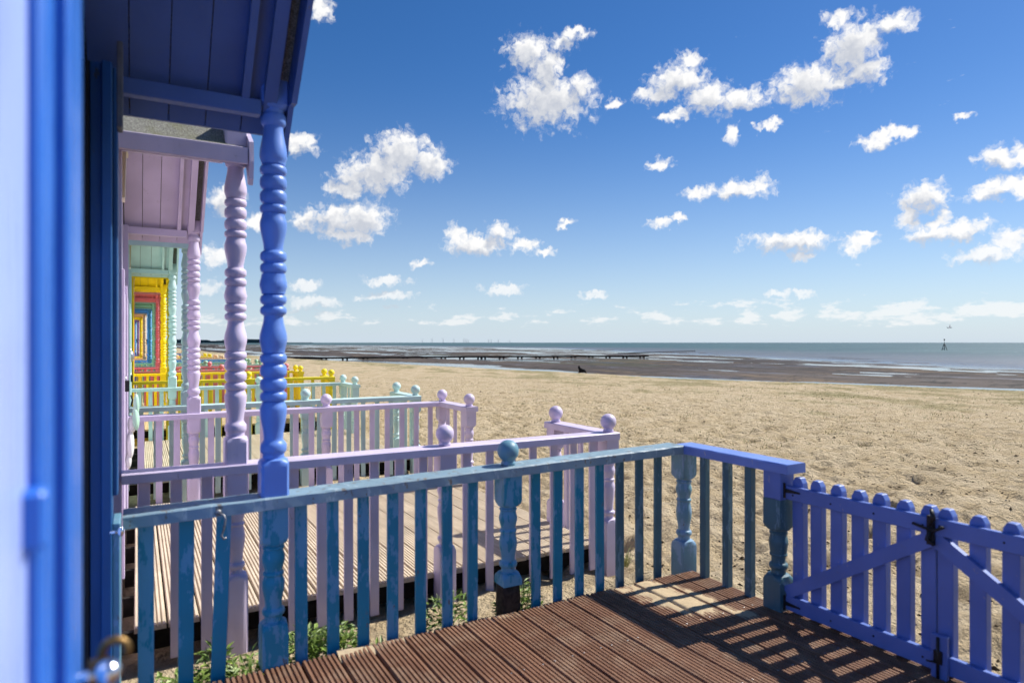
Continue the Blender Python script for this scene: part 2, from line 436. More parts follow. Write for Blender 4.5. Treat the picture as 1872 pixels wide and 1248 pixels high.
M = {
    'peri': paint('periwinkle_paint', PERI, 0.38, wear=0.16, wearcol=(0.20, 0.28, 0.48), dirt=0.12),
    'peri_shade': paint('shade_darkened_periwinkle', (0.062, 0.120, 0.320), 0.45, wear=0.15, wearcol=(0.10, 0.12, 0.20), dirt=0.14),  # the near hut's periwinkle with deep porch shade put into the colour
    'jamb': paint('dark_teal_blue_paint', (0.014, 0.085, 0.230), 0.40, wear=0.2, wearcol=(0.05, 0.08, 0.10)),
    'gateblue': paint('gate_blue_paint', (0.115, 0.190, 0.50), 0.42, wear=0.30, wearcol=(0.30, 0.30, 0.36), dirt=0.14),
    'peri_rail': paint('periwinkle_rail_paint', (0.150, 0.245, 0.60), 0.42, wear=0.35, wearcol=(0.34, 0.36, 0.44)),
    'teal': paint('weathered_teal_paint', (0.008, 0.225, 0.335), 0.46, wear=0.45, wearcol=(0.12, 0.11, 0.10), fade=0.95, fadecol=(0.100, 0.300, 0.450)),
    'tealgreen': paint('weathered_green_teal_paint', (0.050, 0.140, 0.180), 0.46, wear=0.40, wearcol=(0.10, 0.09, 0.08), fade=0.25, fadecol=(0.115, 0.235, 0.300)),
    'tealrail': paint('flaking_greyblue_paint', (0.205, 0.305, 0.355), 0.5, wear=1.0, wearcol=(0.17, 0.155, 0.13), fade=0.5, fadecol=(0.330, 0.430, 0.460), dirt=0.2),
    'tealpost': paint('pale_teal_paint', (0.120, 0.265, 0.340), 0.42, wear=0.3, wearcol=(0.12, 0.11, 0.10), fade=0.5, fadecol=(0.190, 0.320, 0.460)),
    'lilac': paint('lilac_paint', LILAC, 0.44, wear=0.22, wearcol=(0.40, 0.34, 0.40), dirt=0.13),
    'mint': paint('mint_paint', MINT, 0.42),
    'yellow': paint('yellow_paint', YELLOW, 0.40),
    'pink': paint('coral_pink_paint', PINK, 0.42),
    'sage': paint('sage_green_paint', SAGE, 0.42),
    'skyblue': paint('sky_blue_paint', SKYB, 0.42),
    'peach': paint('peach_paint', PEACH, 0.42),
    'violet': paint('violet_paint', VIOLET, 0.42),
    'paleblue': paint('pale_lavender_paint', (0.36, 0.47, 0.86), 0.30, dirt=0.03),
    'deepblue': paint('clear_blue_paint', (0.030, 0.150, 0.56), 0.30, dirt=0.03),
    'white': paint('white_paint', (0.78, 0.77, 0.74), 0.42),
    'cream': paint('cream_plastic', (0.66, 0.55, 0.33), 0.4, dirt=0.05),
    'rot': plain('rotten_wood', (0.035, 0.026, 0.020), 0.85, spec=0.2, var=0.5, scale=40),
    'bare': wood_plank('bare_weathered_wood', (0.30, 0.25, 0.18), (0.42, 0.36, 0.27)),
    'deck_brown': wood_plank('brown_stained_decking', (0.140, 0.064, 0.034), (0.285, 0.150, 0.084), 0.6, 0.3, dust=0.22),
    'deck_pale': wood_plank('pale_weathered_decking', (0.55, 0.46, 0.33), (0.71, 0.61, 0.46), 0.85, 0.15, dust=0.25),
    'underdeck': plain('dark_timber', (0.022, 0.018, 0.014), 0.9, spec=0.15, var=0.4),  # near-black tone of the joists and skirting boards
    'felt': felt_mat(),
    'sand': sand_mat(),
    'drift': plain('fine_blown_sand', (0.48, 0.375, 0.235), 0.95, spec=0.1, var=0.14, scale=60),
    'mud': mud_mat(),
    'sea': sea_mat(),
    'black': plain('black_iron', (0.012, 0.012, 0.013), 0.5, spec=0.4, var=0.4, scale=60),
    'steel': plain('galvanised_steel', (0.52, 0.52, 0.52), 0.38, 1.0, var=0.25, scale=60),
    'oldsteel': plain('weathered_steel', (0.28, 0.28, 0.28), 0.55, 1.0, var=0.4, scale=60),
    'chrome': plain('chrome', (0.85, 0.85, 0.86), 0.14, 1.0, var=0.05),
    'brass': plain('tarnished_brass', (0.24, 0.15, 0.06), 0.48, 1.0, var=0.3, scale=40),
    'groyne': plain('tarred_groyne_timber', (0.020, 0.017, 0.014), 0.85, spec=0.2, var=0.4, scale=2),
    'dogfur': plain('black_fur', (0.010, 0.009, 0.009), 0.75, spec=0.25, var=0.4, scale=30),
    'beacon': plain('dark_green_steel', (0.035, 0.050, 0.048), 0.6, var=0.3, scale=1),
    'turbine': plain('pale_grey_steel', (0.45, 0.47, 0.50), 0.5, var=0.05, scale=0.1),
    'gull': plain('grey_feathers', (0.30, 0.31, 0.33), 0.7, var=0.3, scale=5),
    'shore': plain('distant_woodland', (0.055, 0.085, 0.095), 0.95, spec=0.05, var=0.3, scale=0.01),
    'debris': plain('dried_seaweed', (0.060, 0.043, 0.026), 0.9, spec=0.1, var=0.5, scale=4),
    'leaf': leaf_mat('green_weed_leaf', (0.070, 0.140, 0.020), (0.25, 0.34, 0.060)),
    'dry': leaf_mat('dry_grass_blade', (0.17, 0.20, 0.060), (0.38, 0.36, 0.15)),
    'mintcloth': paint('pale_mint_enamel', (0.46, 0.72, 0.55), 0.35),
    'shadegrey': plain('shade_grey_plastic', (0.075, 0.068, 0.066), 0.5),  # near porch light, its shade under the eave put into the colour
    'inside': plain('dark_interior', (0.02, 0.02, 0.03), 0.9, spec=0.1),
}
HUTMAT = ['peri', 'lilac', 'mint', 'yellow', 'pink', 'sage', 'skyblue', 'peach', 'yellow', 'violet', 'skyblue', 'peach']


# ------------------------------------------------------------------ object helpers
def wloc(o):
    v = Vector((0, 0, 0))
    while o:
        v += o.location
        o = o.parent
    return v


def obj(name, mesh, parent=None, loc=(0, 0, 0), rot=None):
    o = bpy.data.objects.new(name, mesh)
    COL.objects.link(o)
    loc = Vector(loc)
    if parent is not None:
        o.parent = parent
        loc = loc - wloc(parent)
    o.location = loc
    if rot is not None:
        o.rotation_euler = rot
    return o


def tag(o, label, cat, group=None, kind=None):
    if label:
        o['label'] = label
    if cat:
        o['category'] = cat
    if group:
        o['group'] = group
    if kind:
        o['kind'] = kind
    return o


def thing(name, loc, label, cat, group=None):
    o = bpy.data.objects.new(name, None)
    o.empty_display_size = 0.1
    o.location = loc
    COL.objects.link(o)
    return tag(o, label, cat, group)


class MB:
    def __init__(s):
        s.v, s.f, s.sm = [], [], []

    def add(s, vs, fs, smooth=False):
        o = len(s.v)
        s.v += [tuple(v) for v in vs]
        s.f += [tuple(i + o for i in f) for f in fs]
        s.sm += [smooth] * len(fs)
        return s

    def box(s, x0, x1, y0, y1, z0, z1):
        return s.add([(x0, y0, z0), (x1, y0, z0), (x1, y1, z0), (x0, y1, z0), (x0, y0, z1), (x1, y0, z1), (x1, y1, z1), (x0, y1, z1)],
                     [(0, 3, 2, 1), (4, 5, 6, 7), (0, 1, 5, 4), (1, 2, 6, 5), (2, 3, 7, 6), (3, 0, 4, 7)])

    def prism(s, poly, axis, a, b):
        """extrude a 2D outline along an axis"""
        def pt(u, w, t):
            return {'x': (t, u, w), 'y': (u, t, w), 'z': (u, w, t)}[axis]
        n = len(poly)
        vs = [pt(u, w, a) for u, w in poly] + [pt(u, w, b) for u, w in poly]
        fs = [tuple(range(n - 1, -1, -1)), tuple(range(n, 2 * n))]
        fs += [(i, (i + 1) % n, n + (i + 1) % n, n + i) for i in range(n)]
        return s.add(vs, fs)

    def tube(s, pts, r, seg=8):
        pts = [Vector(p) for p in pts]
        rs = r if isinstance(r, (list, tuple)) else [r] * len(pts)
        vs, fs = [], []
        for i, p in enumerate(pts):
            d = (pts[min(i + 1, len(pts) - 1)] - pts[max(i - 1, 0)]).normalized()
            u = d.orthogonal().normalized() if i == 0 else (pu - d * pu.dot(d)).normalized()
            pu = u
            w = d.cross(u)
            for j in range(seg):
                t = 2 * math.pi * j / seg
                vs.append(p + (u * math.cos(t) + w * math.sin(t)) * rs[i])
        for i in range(len(pts) - 1):
            for j in range(seg):
                a, b = i * seg + j, i * seg + (j + 1) % seg
                fs.append((a, b, b + seg, a + seg))
        fs.append(tuple(range(seg - 1, -1, -1)))
        fs.append(tuple(range((len(pts) - 1) * seg, len(pts) * seg)))
        return s.add(vs, fs, True)

    def lathe(s, prof, seg=28, half=None, cx=0, cy=0):
        """turned shape: prof = (z, r); with half set, the blank is a square bar of that half width"""
        vs, fs = [], []
        for z, r in prof:
            for j in range(seg):
                t = 2 * math.pi * (j + 0.5) / seg
                c, n = math.cos(t), math.sin(t)
                q = r if half is None else min(r, half / max(abs(c), abs(n)))
                vs.append((cx + q * c, cy + q * n, z))
        for i in range(len(prof) - 1):
            for j in range(seg):
                a, b = i * seg + j, i * seg + (j + 1) % seg
                fs.append((a, b, b + seg, a + seg))
        fs.append(tuple(range(seg - 1, -1, -1)))
        fs.append(tuple(range((len(prof) - 1) * seg, len(prof) * seg)))
        return s.add(vs, fs, True)

    def ball(s, c, r, seg=20, rings=12, sz=(1, 1, 1)):
        vs, fs = [], []
        for i in range(rings + 1):
            ph = math.pi * i / rings
            for j in range(seg):
                t = 2 * math.pi * j / seg
                vs.append((c[0] + r * sz[0] * math.sin(ph) * math.cos(t), c[1] + r * sz[1] * math.sin(ph) * math.sin(t), c[2] - r * sz[2] * math.cos(ph)))
        for i in range(rings):
            for j in range(seg):
                a, b = i * seg + j, i * seg + (j + 1) % seg
                fs.append((a, b, b + seg, a + seg))
        return s.add(vs, fs, True)

    def mesh(s, name, mat, bevel=0.0, sharp=None):
        me = bpy.data.meshes.new(name)
        me.from_pydata(s.v, [], s.f)
        me.polygons.foreach_set('use_smooth', s.sm)
        if bevel > 0:
            bm = bmesh.new()
            bm.from_mesh(me)
            bmesh.ops.remove_doubles(bm, verts=bm.verts, dist=1e-5)
            bmesh.ops.bevel(bm, geom=list(bm.edges), offset=bevel, segments=1, affect='EDGES', clamp_overlap=True)
            bm.to_mesh(me)
            bm.free()
        if sharp:
            me.set_sharp_from_angle(angle=R(sharp))
        me.materials.append(M[mat])
        me.validate()
        me.update()
        return me


_cache = {}


def box_mesh(sx, sy, sz, mat, bevel=0.003):
    key = ('box', round(sx, 3), round(sy, 3), round(sz, 3), mat, bevel)
    if key not in _cache:
        _cache[key] = MB().box(-sx / 2, sx / 2, -sy / 2, sy / 2, -sz / 2, sz / 2).mesh('box', mat, bevel)
    return _cache[key]


def lerp_profile(keys, step=0.0045):
    """cosine-smoothed profile through (z, r) keys"""
    out = []
    for (z0, r0), (z1, r1) in zip(keys, keys[1:]):
        n = max(1, int(round((z1 - z0) / step / 2)))
        for i in range(n):
            t = i / n
            e = (1 - math.cos(math.pi * t)) / 2
            out.append((z0 + (z1 - z0) * t, r0 + (r1 - r0) * e))
    out.append(keys[-1])
    return out


def bead(z0, z1, r, notch, n=6):
    """a round ring between two notches"""
    out = []
    for i in range(n + 1):
        t = -1 + 2 * i / n
        out.append((z0 + (z1 - z0) * (t + 1) / 2, notch + (r - notch) * math.sqrt(max(0, 1 - t * t))))
    return out


def porch_post_mesh(mat, z0, base):
    key = ('post', mat, z0, base)
    if key in _cache:
        return _cache[key]
    h = 0.066
    Rr = h * 1.5
    pr = [(z0, Rr), (0.985, Rr), (1.002, h * 1.30), (1.018, h * 1.05), (1.027, 0.052), (1.042, 0.052)]
    if z0 < 0.5:
        pr = newel_profile(0.82, z0, 0.14)[0] + pr[1:]
    pr += bead(1.047, 1.108, 0.064, 0.052)
    pr += lerp_profile([(1.118, 0.047), (1.272, 0.065), (1.306, 0.055)])
    for a, b in ((1.308, 1.360), (1.362, 1.427), (1.429, 1.498), (1.500, 1.551)):
        pr += bead(a, b, 0.065, 0.049)
    pr += lerp_profile([(1.554, 0.055), (1.622, 0.066), (1.738, 0.046)])
    for a, b in ((1.741, 1.790), (1.794, 1.847)):
        pr += bead(a, b, 0.064, 0.047)
    pr += lerp_profile([(1.850, 0.057), (1.893, 0.066), (1.949, 0.057)])
    for a, b in ((1.951, 2.006), (2.009, 2.066)):
        pr += bead(a, b, 0.064, 0.047)
    pr += lerp_profile([(2.070, 0.046), (2.200, 0.065), (2.250, 0.055)])
    for a, b in ((2.253, 2.299), (2.301, 2.370), (2.372, 2.444), (2.446, 2.496)):
        pr += bead(a, b, 0.065, 0.049)
    pr += lerp_profile([(2.499, 0.056), (2.540, 0.066), (2.690, 0.047)])
    pr += bead(2.693, 2.756, 0.062, 0.052)
    pr += [(2.764, 0.053), (2.772, 0.053), (2.780, h * 1.05), (2.795, h * 1.30), (2.82, Rr), (3.00, Rr)]
    _cache[key] = MB().lathe(pr, 32, h).mesh('porch_post', mat, sharp=38)
    return _cache[key]


def newel_profile(zt, zb, zblock):
    h = 0.062
    Rr = h * 1.5
    t = zt - 0.82
    pr = [(zb, Rr), (zblock, Rr), (zblock + 0.018, h * 1.28), (zblock + 0.032, h * 1.02), (zblock + 0.038, 0.043), (zblock + 0.055, 0.042)]
    s = zblock + 0.06 - 0.24
    pr += bead(0.245 + s, 0.285 + s, 0.055, 0.043)
    pr += lerp_profile([(0.295 + s, 0.041), (0.40, 0.055), (0.468 + t, 0.046)])
    pr += bead(0.470 + t, 0.490 + t, 0.052, 0.046, 4)
    pr += lerp_profile([(0.492 + t, 0.044), (0.555 + t, 0.056), (0.600 + t, 0.048)])
    pr += bead(0.602 + t, 0.620 + t, 0.054, 0.047, 4)
    pr += [(0.626 + t, 0.047), (0.632 + t, h * 1.02), (0.646 + t, h * 1.28), (0.664 + t, Rr), (zt, Rr)]
    return pr, h


def newel_mesh(mat, zt, zb, zblock=0.17):
    key = ('newel', mat, round(zt, 3), round(zb, 3), zblock)
    if key not in _cache:
        pr, h = newel_profile(zt, zb, zblock)
        _cache[key] = MB().lathe(pr, 28, h).mesh('newel_post', mat, sharp=38)
    return _cache[key]


def finial_mesh(mat):
    key = ('finial', mat)
    if key not in _cache:
        pr = [(0.0, 0.042), (0.012, 0.045), (0.022, 0.040), (0.030, 0.036)]
        for i in range(1, 15):
            a = math.pi * (0.175 + 0.825 * i / 14)
            pr.append((0.030 + 0.066 * (math.cos(math.pi * 0.175) - math.cos(a)), max(0.001, 0.066 * math.sin(a))))
        _cache[key] = MB().lathe(pr, 28).mesh('ball_finial', mat)
    return _cache[key]


# ------------------------------------------------------------------ ground
def vnoise(x, y, seed):
    xi, yi = np.floor(x).astype(np.int64), np.floor(y).astype(np.int64)
    fx, fy = x - xi, y - yi
    fx, fy = fx * fx * (3 - 2 * fx), fy * fy * (3 - 2 * fy)

    def h(i, j):
        n = (i * 374761393 + j * 668265263 + seed * 974711) & 0x7fffffff
        n = ((n ^ (n >> 13)) * 1274126177) & 0x7fffffff
        return ((n ^ (n >> 16)) & 0xffff) / 65535.0
    return (h(xi, yi) * (1 - fx) + h(xi + 1, yi) * fx) * (1 - fy) + (h(xi, yi + 1) * (1 - fx) + h(xi + 1, yi + 1) * fx) * fy


def fbm(x, y, seed, octs=4, gain=0.5):
    s, a, t = 0, 1.0, 0
    for i in range(octs):
        s = s + a * vnoise(x * 2 ** i + 17.3 * i, y * 2 ** i - 9.1 * i, seed + i)
        t += a
        a *= gain
    return s / t


def axis(*segs):
    out = []
    for a, b, n in segs:
        out += list(np.linspace(a, b, n, endpoint=False))
    out.append(segs[-1][1])
    return np.array(out)


def grid_obj(name, xs, ys, zfun, mat, kind='structure'):
    X, Y = np.meshgrid(xs, ys)
    Z = zfun(X, Y)
    nx, ny = len(xs), len(ys)
    v = np.stack([X.ravel(), Y.ravel(), Z.ravel()], 1)
    i = np.arange(nx * ny).reshape(ny, nx)
    f = np.stack([i[:-1, :-1].ravel(), i[:-1, 1:].ravel(), i[1:, 1:].ravel(), i[1:, :-1].ravel()], 1)
    me = bpy.data.meshes.new(name)
    me.vertices.add(len(v))
    me.vertices.foreach_set('co', v.ravel())
    me.loops.add(f.size)
    me.loops.foreach_set('vertex_index', f.ravel().astype(np.int32))
    me.polygons.add(len(f))
    me.polygons.foreach_set('loop_start', np.arange(0, f.size, 4, dtype=np.int32))
    me.polygons.foreach_set('use_smooth', np.ones(len(f), bool))
    me.update(calc_edges=True)
    me.validate()
    me.materials.append(M[mat])
    o = obj(name, me)
    o['kind'] = kind
    return o


def crest_x(y):
    return np.interp(y, [-60, 12, 25.8, 77.6, 140, 400], [36, 28.5, 23.2, 15.0, 12.0, 10.0])


def sand_base(x, y):
    """height of the beach without its footprints"""
    e = crest_x(y)
    z = -0.30 + 0.10 * np.clip((x - 4) / 14, 0, 1)
    z = z + 0.14 * (fbm(x * 0.12, y * 0.12, 3, 3) - 0.5)
    drop = np.clip((x - e) / 9.0, 0, 1)
    z = z - 1.75 * drop * drop * (3 - 2 * drop)
    # blown sand lies against the near deck
    z = z + 0.20 * np.exp(-((x - 3.62) / 0.28) ** 2) * np.clip((4.0 - y) / 0.6, 0, 1) * np.clip((y + 3) / 1.0, 0, 1)
    z = z - 0.04 * np.clip((2.2 - x) / 1.5, 0, 1)
    return z


def make_sand():
    rng = np.random.default_rng(5)
    xs = axis((-60, -3, 12), (-3, 3, 34), (3, 9, 120), (9, 16, 90), (16, 32, 80), (32, 46, 16))
    ys = axis((-60, -1, 14), (-1, 2, 40), (2, 10, 165), (10, 20, 110), (20, 60, 140), (60, 400, 50))

    def zf(X, Y):
        Z = sand_base(X, Y)
        rough = np.clip((X - 1.5) / 1.5, 0.25, 1)
        h = 0.055 * (fbm(X * 1.6, Y * 1.6, 11, 3, 0.6) - 0.5) + 0.05 * (fbm(X * 4.3, Y * 4.3, 23, 3, 0.6) - 0.5)
        # trodden pits with soft rims
        pit = np.zeros_like(Z)
        for s, rad, dep in ((41, 0.40, 0.075), (43, 0.28, 0.055), (47, 0.52, 0.060)):
            gx, gy = X / rad, Y / rad
            ix, iy = np.floor(gx), np.floor(gy)
            for ox in (-1, 0, 1):
                for oy in (-1, 0, 1):
                    cx, cy = ix + ox, iy + oy
                    hx = vnoise(cx * 1.0, cy * 1.0, s)
                    hy = vnoise(cx * 1.0, cy * 1.0, s + 90)
                    hd = vnoise(cx * 1.0, cy * 1.0, s + 190)
                    d2 = (gx - cx - hx) ** 2 + (gy - cy - hy) ** 2
                    pit += dep * hd * (-np.exp(-d2 / 0.10) + 0.55 * np.exp(-((np.sqrt(d2) - 0.55) / 0.16) ** 2) * 0.5)
        far = np.clip(1 - (np.hypot(X, Y) - 8) / 26, 0.30, 1) * np.clip(1 - (np.hypot(X, Y) - 45) / 60, 0, 1)
        return Z + 1.3 * (h + pit) * rough * far
    return grid_obj('sand_beach', xs, ys, zf, 'sand')


make_sand()
WATER = -1.80


def shore_x(y):
    return np.interp(y, [-200, 20, 31, 97, 200, 315, 1066, 3000], [80, 88, 98, 140, 172, 201, 230, 250])


def make_mud():
    xs = axis((12, 60, 70), (60, 140, 80), (140, 320, 60))
    ys = axis((-200, 0, 20), (0, 80, 80), (80, 200, 80), (200, 500, 60), (500, 1200, 40), (1200, 3000, 12))

    def zf(X, Y):
        t = np.clip((X - crest_x(Y) - 6) / (shore_x(Y) - crest_x(Y) - 6), -0.3, 2.0)
        z = WATER + 0.075 - 0.10 * t
        z = z + 0.30 * (fbm(X * 0.11, Y * 0.035, 61, 4, 0.55) - 0.52)
        z = z + 0.17 * (fbm(X * 0.45, Y * 0.16, 71, 4, 0.62) - 0.5)
        # a bar of sand, and the channel of water left under the beach
        c = crest_x(Y) + 25 + 3 * np.sin(Y * 0.09)
        z = z - 0.16 * np.exp(-((X - c) / 4.5) ** 2)
        z = z + 0.16 * np.exp(-((X - c - 12) / 6) ** 2)
        z = z - 1.2 * np.clip(t - 1.0, 0, 1)
        return z
    return grid_obj('mudflat', xs, ys, zf, 'mud')


make_mud()


def make_sea():
    me = MB()
    S = 32000
    me.add([(20, -S, 0), (S, -S, 0), (S, S, 0), (20, S, 0)], [(0, 1, 2, 3)])
    o = obj('sea', me.mesh('sea', 'sea'), loc=(0, 0, WATER))
    o['kind'] = 'structure'
    # the land behind the huts
    g = obj('hinterland', MB().add([(-3000, -3000, 0), (-40, -3000, 0), (-40, 3000, 0), (-3000, 3000, 0)], [(0, 1, 2, 3)]).mesh('hinterland', 'sand'), loc=(0, 0, -0.62))
    g['kind'] = 'structure'


make_sea()


def px_dir(px):
    a = math.atan((px - 936) / 1210.0)
    return TH + a, math.cos(a)


def ground_at(px, depth):
    r = (px - 936) / 1210.0 * depth
    return (r * math.cos(TH) + depth * math.sin(TH), -r * math.sin(TH) + depth * math.cos(TH))


def make_far_shore():
    rng = random.Random(4)
    m = MB()
    D = 5200.0
    pts = []
    for i in range(120):
        u = 120 + i * 3.8
        x, y = ground_at(u, D)
        env = 1.0 if u < 470 else max(0.12, 1 - (u - 470) / 80)
        hgt = (22 + 9 * math.sin(i * 0.23) + rng.uniform(-4, 4)) * env
        pts.append((x, y, hgt))
    n = len(pts)
    vs = [(x, y, WATER - 1) for x, y, h in pts] + [(x, y, WATER + h) for x, y, h in pts]
    vs += [(x - 60, y + 320, WATER + h * 1.05) for x, y, h in pts] + [(x - 60, y + 700, WATER - 1) for x, y, h in pts]
    fs = []
    for k in range(3):
        fs += [(k * n + i, k * n + i + 1, (k + 1) * n + i + 1, (k + 1) * n + i) for i in range(n - 1)]
    m.add(vs, fs)
    o = obj('distant_shore', m.mesh('distant_shore', 'shore'))
    o['kind'] = 'structure'


make_far_shore()


# ------------------------------------------------------------------ decks
def plank_mesh(length, mat, w=0.169, n=7, t=0.030):
    key = ('plank', round(length, 3), mat)
    if key not in _cache:
        prof = [(-w / 2, -t), (w / 2, -t)]
        p = w / n
        top = []
        for i in range(n):
            x = -w / 2 + i * p
            top += [(x + p * 0.16, -0.010), (x + p * 0.24, 0.0), (x + p * 0.78, 0.0), (x + p * 0.86, -0.010)]
        prof += [(w / 2, -0.010)] + top[::-1] + [(-w / 2, -0.010)]
        _cache[key] = MB().prism(prof, 'y', -length / 2, length / 2).mesh('plank', mat)
    return _cache[key]


def deck(x0, x1, y0, y1, z, mat, label, pitch=0.180):
    d = thing('timber_deck', ((x0 + x1) / 2, (y0 + y1) / 2, z), label, 'deck', 'decks in front of the beach huts')
    n = int((x1 - x0) / pitch)
    rng = random.Random(int(y0 * 100))
    me = plank_mesh(y1 - y0, mat)
    for i in range(n):
        x = x1 - pitch * (i + 0.5)
        obj('plank', me, d, (x, (y0 + y1) / 2 + rng.uniform(-0.006, 0.006), z + rng.uniform(-0.0022, 0.0022)),
            (0, rng.uniform(-0.006, 0.006), rng.uniform(-0.0008, 0.0008)))
    b = MB()
    for yy in np.arange(y0 + 0.06, y1, 0.62):
        b.box(x0, x1 - 0.03, yy - 0.02, yy + 0.02, z - 0.16, z - 0.0335)
    obj('joist_frame', b.mesh('joist_frame', 'underdeck'), d)
    o = [c for c in d.children if c.name.startswith('joist')][0]
    o.location = -d.location
    if mat == 'deck_brown':
        sc = MB()
        for i in range(n):
            x = x1 - pitch * (i + 0.5)
            for yy in np.arange(y0 + 0.06, y1, 0.62):
                for ox in (-0.054, 0.054):
                    sc.add([(x + ox + 0.0042 * math.cos(a), yy + 0.0042 * math.sin(a), z + 0.0012) for a in np.linspace(0, 5.236, 6)] + [(x + ox, yy, z + 0.0026)],
                           [(q, (q + 1) % 6, 6) for q in range(6)])
        so = obj('deck_screw', sc.mesh('deck_screw', 'steel'), d)
        so.location = -d.location
        so['kind'] = 'stuff'
    sk = obj('skirting_board', box_mesh(0.03, y1 - y0, 0.17, 'underdeck'), d, (x1 - 0.012, (y0 + y1) / 2, z - 0.12))
    return d


# huts: near side, far side, sideways shift of the row
HUTS = [(-0.10, 3.50, 0.0), (4.43, 7.90, 0.0), (9.00, 12.85, 0.0), (14.30, 18.00, 0.02), (19.20, 22.50, 0.02), (23.60, 26.95, 0.0),
        (28.00, 31.40, -0.10), (32.50, 36.00, -0.24), (37.00, 40.50, -0.35), (41.60, 45.00, -0.46), (46.00, 49.50, -0.62), (50.60, 54.00, -0.75)]
WORD = ['periwinkle blue', 'lilac', 'pale mint', 'bright yellow', 'coral pink', 'sage green', 'sky blue', 'peach',
        'yellow', 'violet', 'blue', 'cream peach']
WHERE = ['nearest the camera', 'second in the row', 'third in the row', 'fourth in the row, past the mint one', 'fifth in the row',
         'sixth in the row, past the pink one', 'seventh in the row', 'eighth in the row, before the farther yellow one',
         'ninth in the row, before the violet one', 'tenth in the row', 'eleventh in the row, past the violet one', 'last visible in the row']

deck(0.0, 3.42, -1.6, 3.44, 0.0, 'deck_brown', 'dark brown grooved deck with blown sand in its far corner')
DZ = [0.0, -0.08, -0.06, -0.05]
for i in range(1, 4):
    a, b, dx = HUTS[i]
    deck(-0.08 + dx, 3.40 + dx + (0.08 if i > 1 else 0), a + 0.06, b - 0.06, DZ[i], 'deck_pale',
         'pale weathered deck in front of the ' + WORD[i] + ' hut')


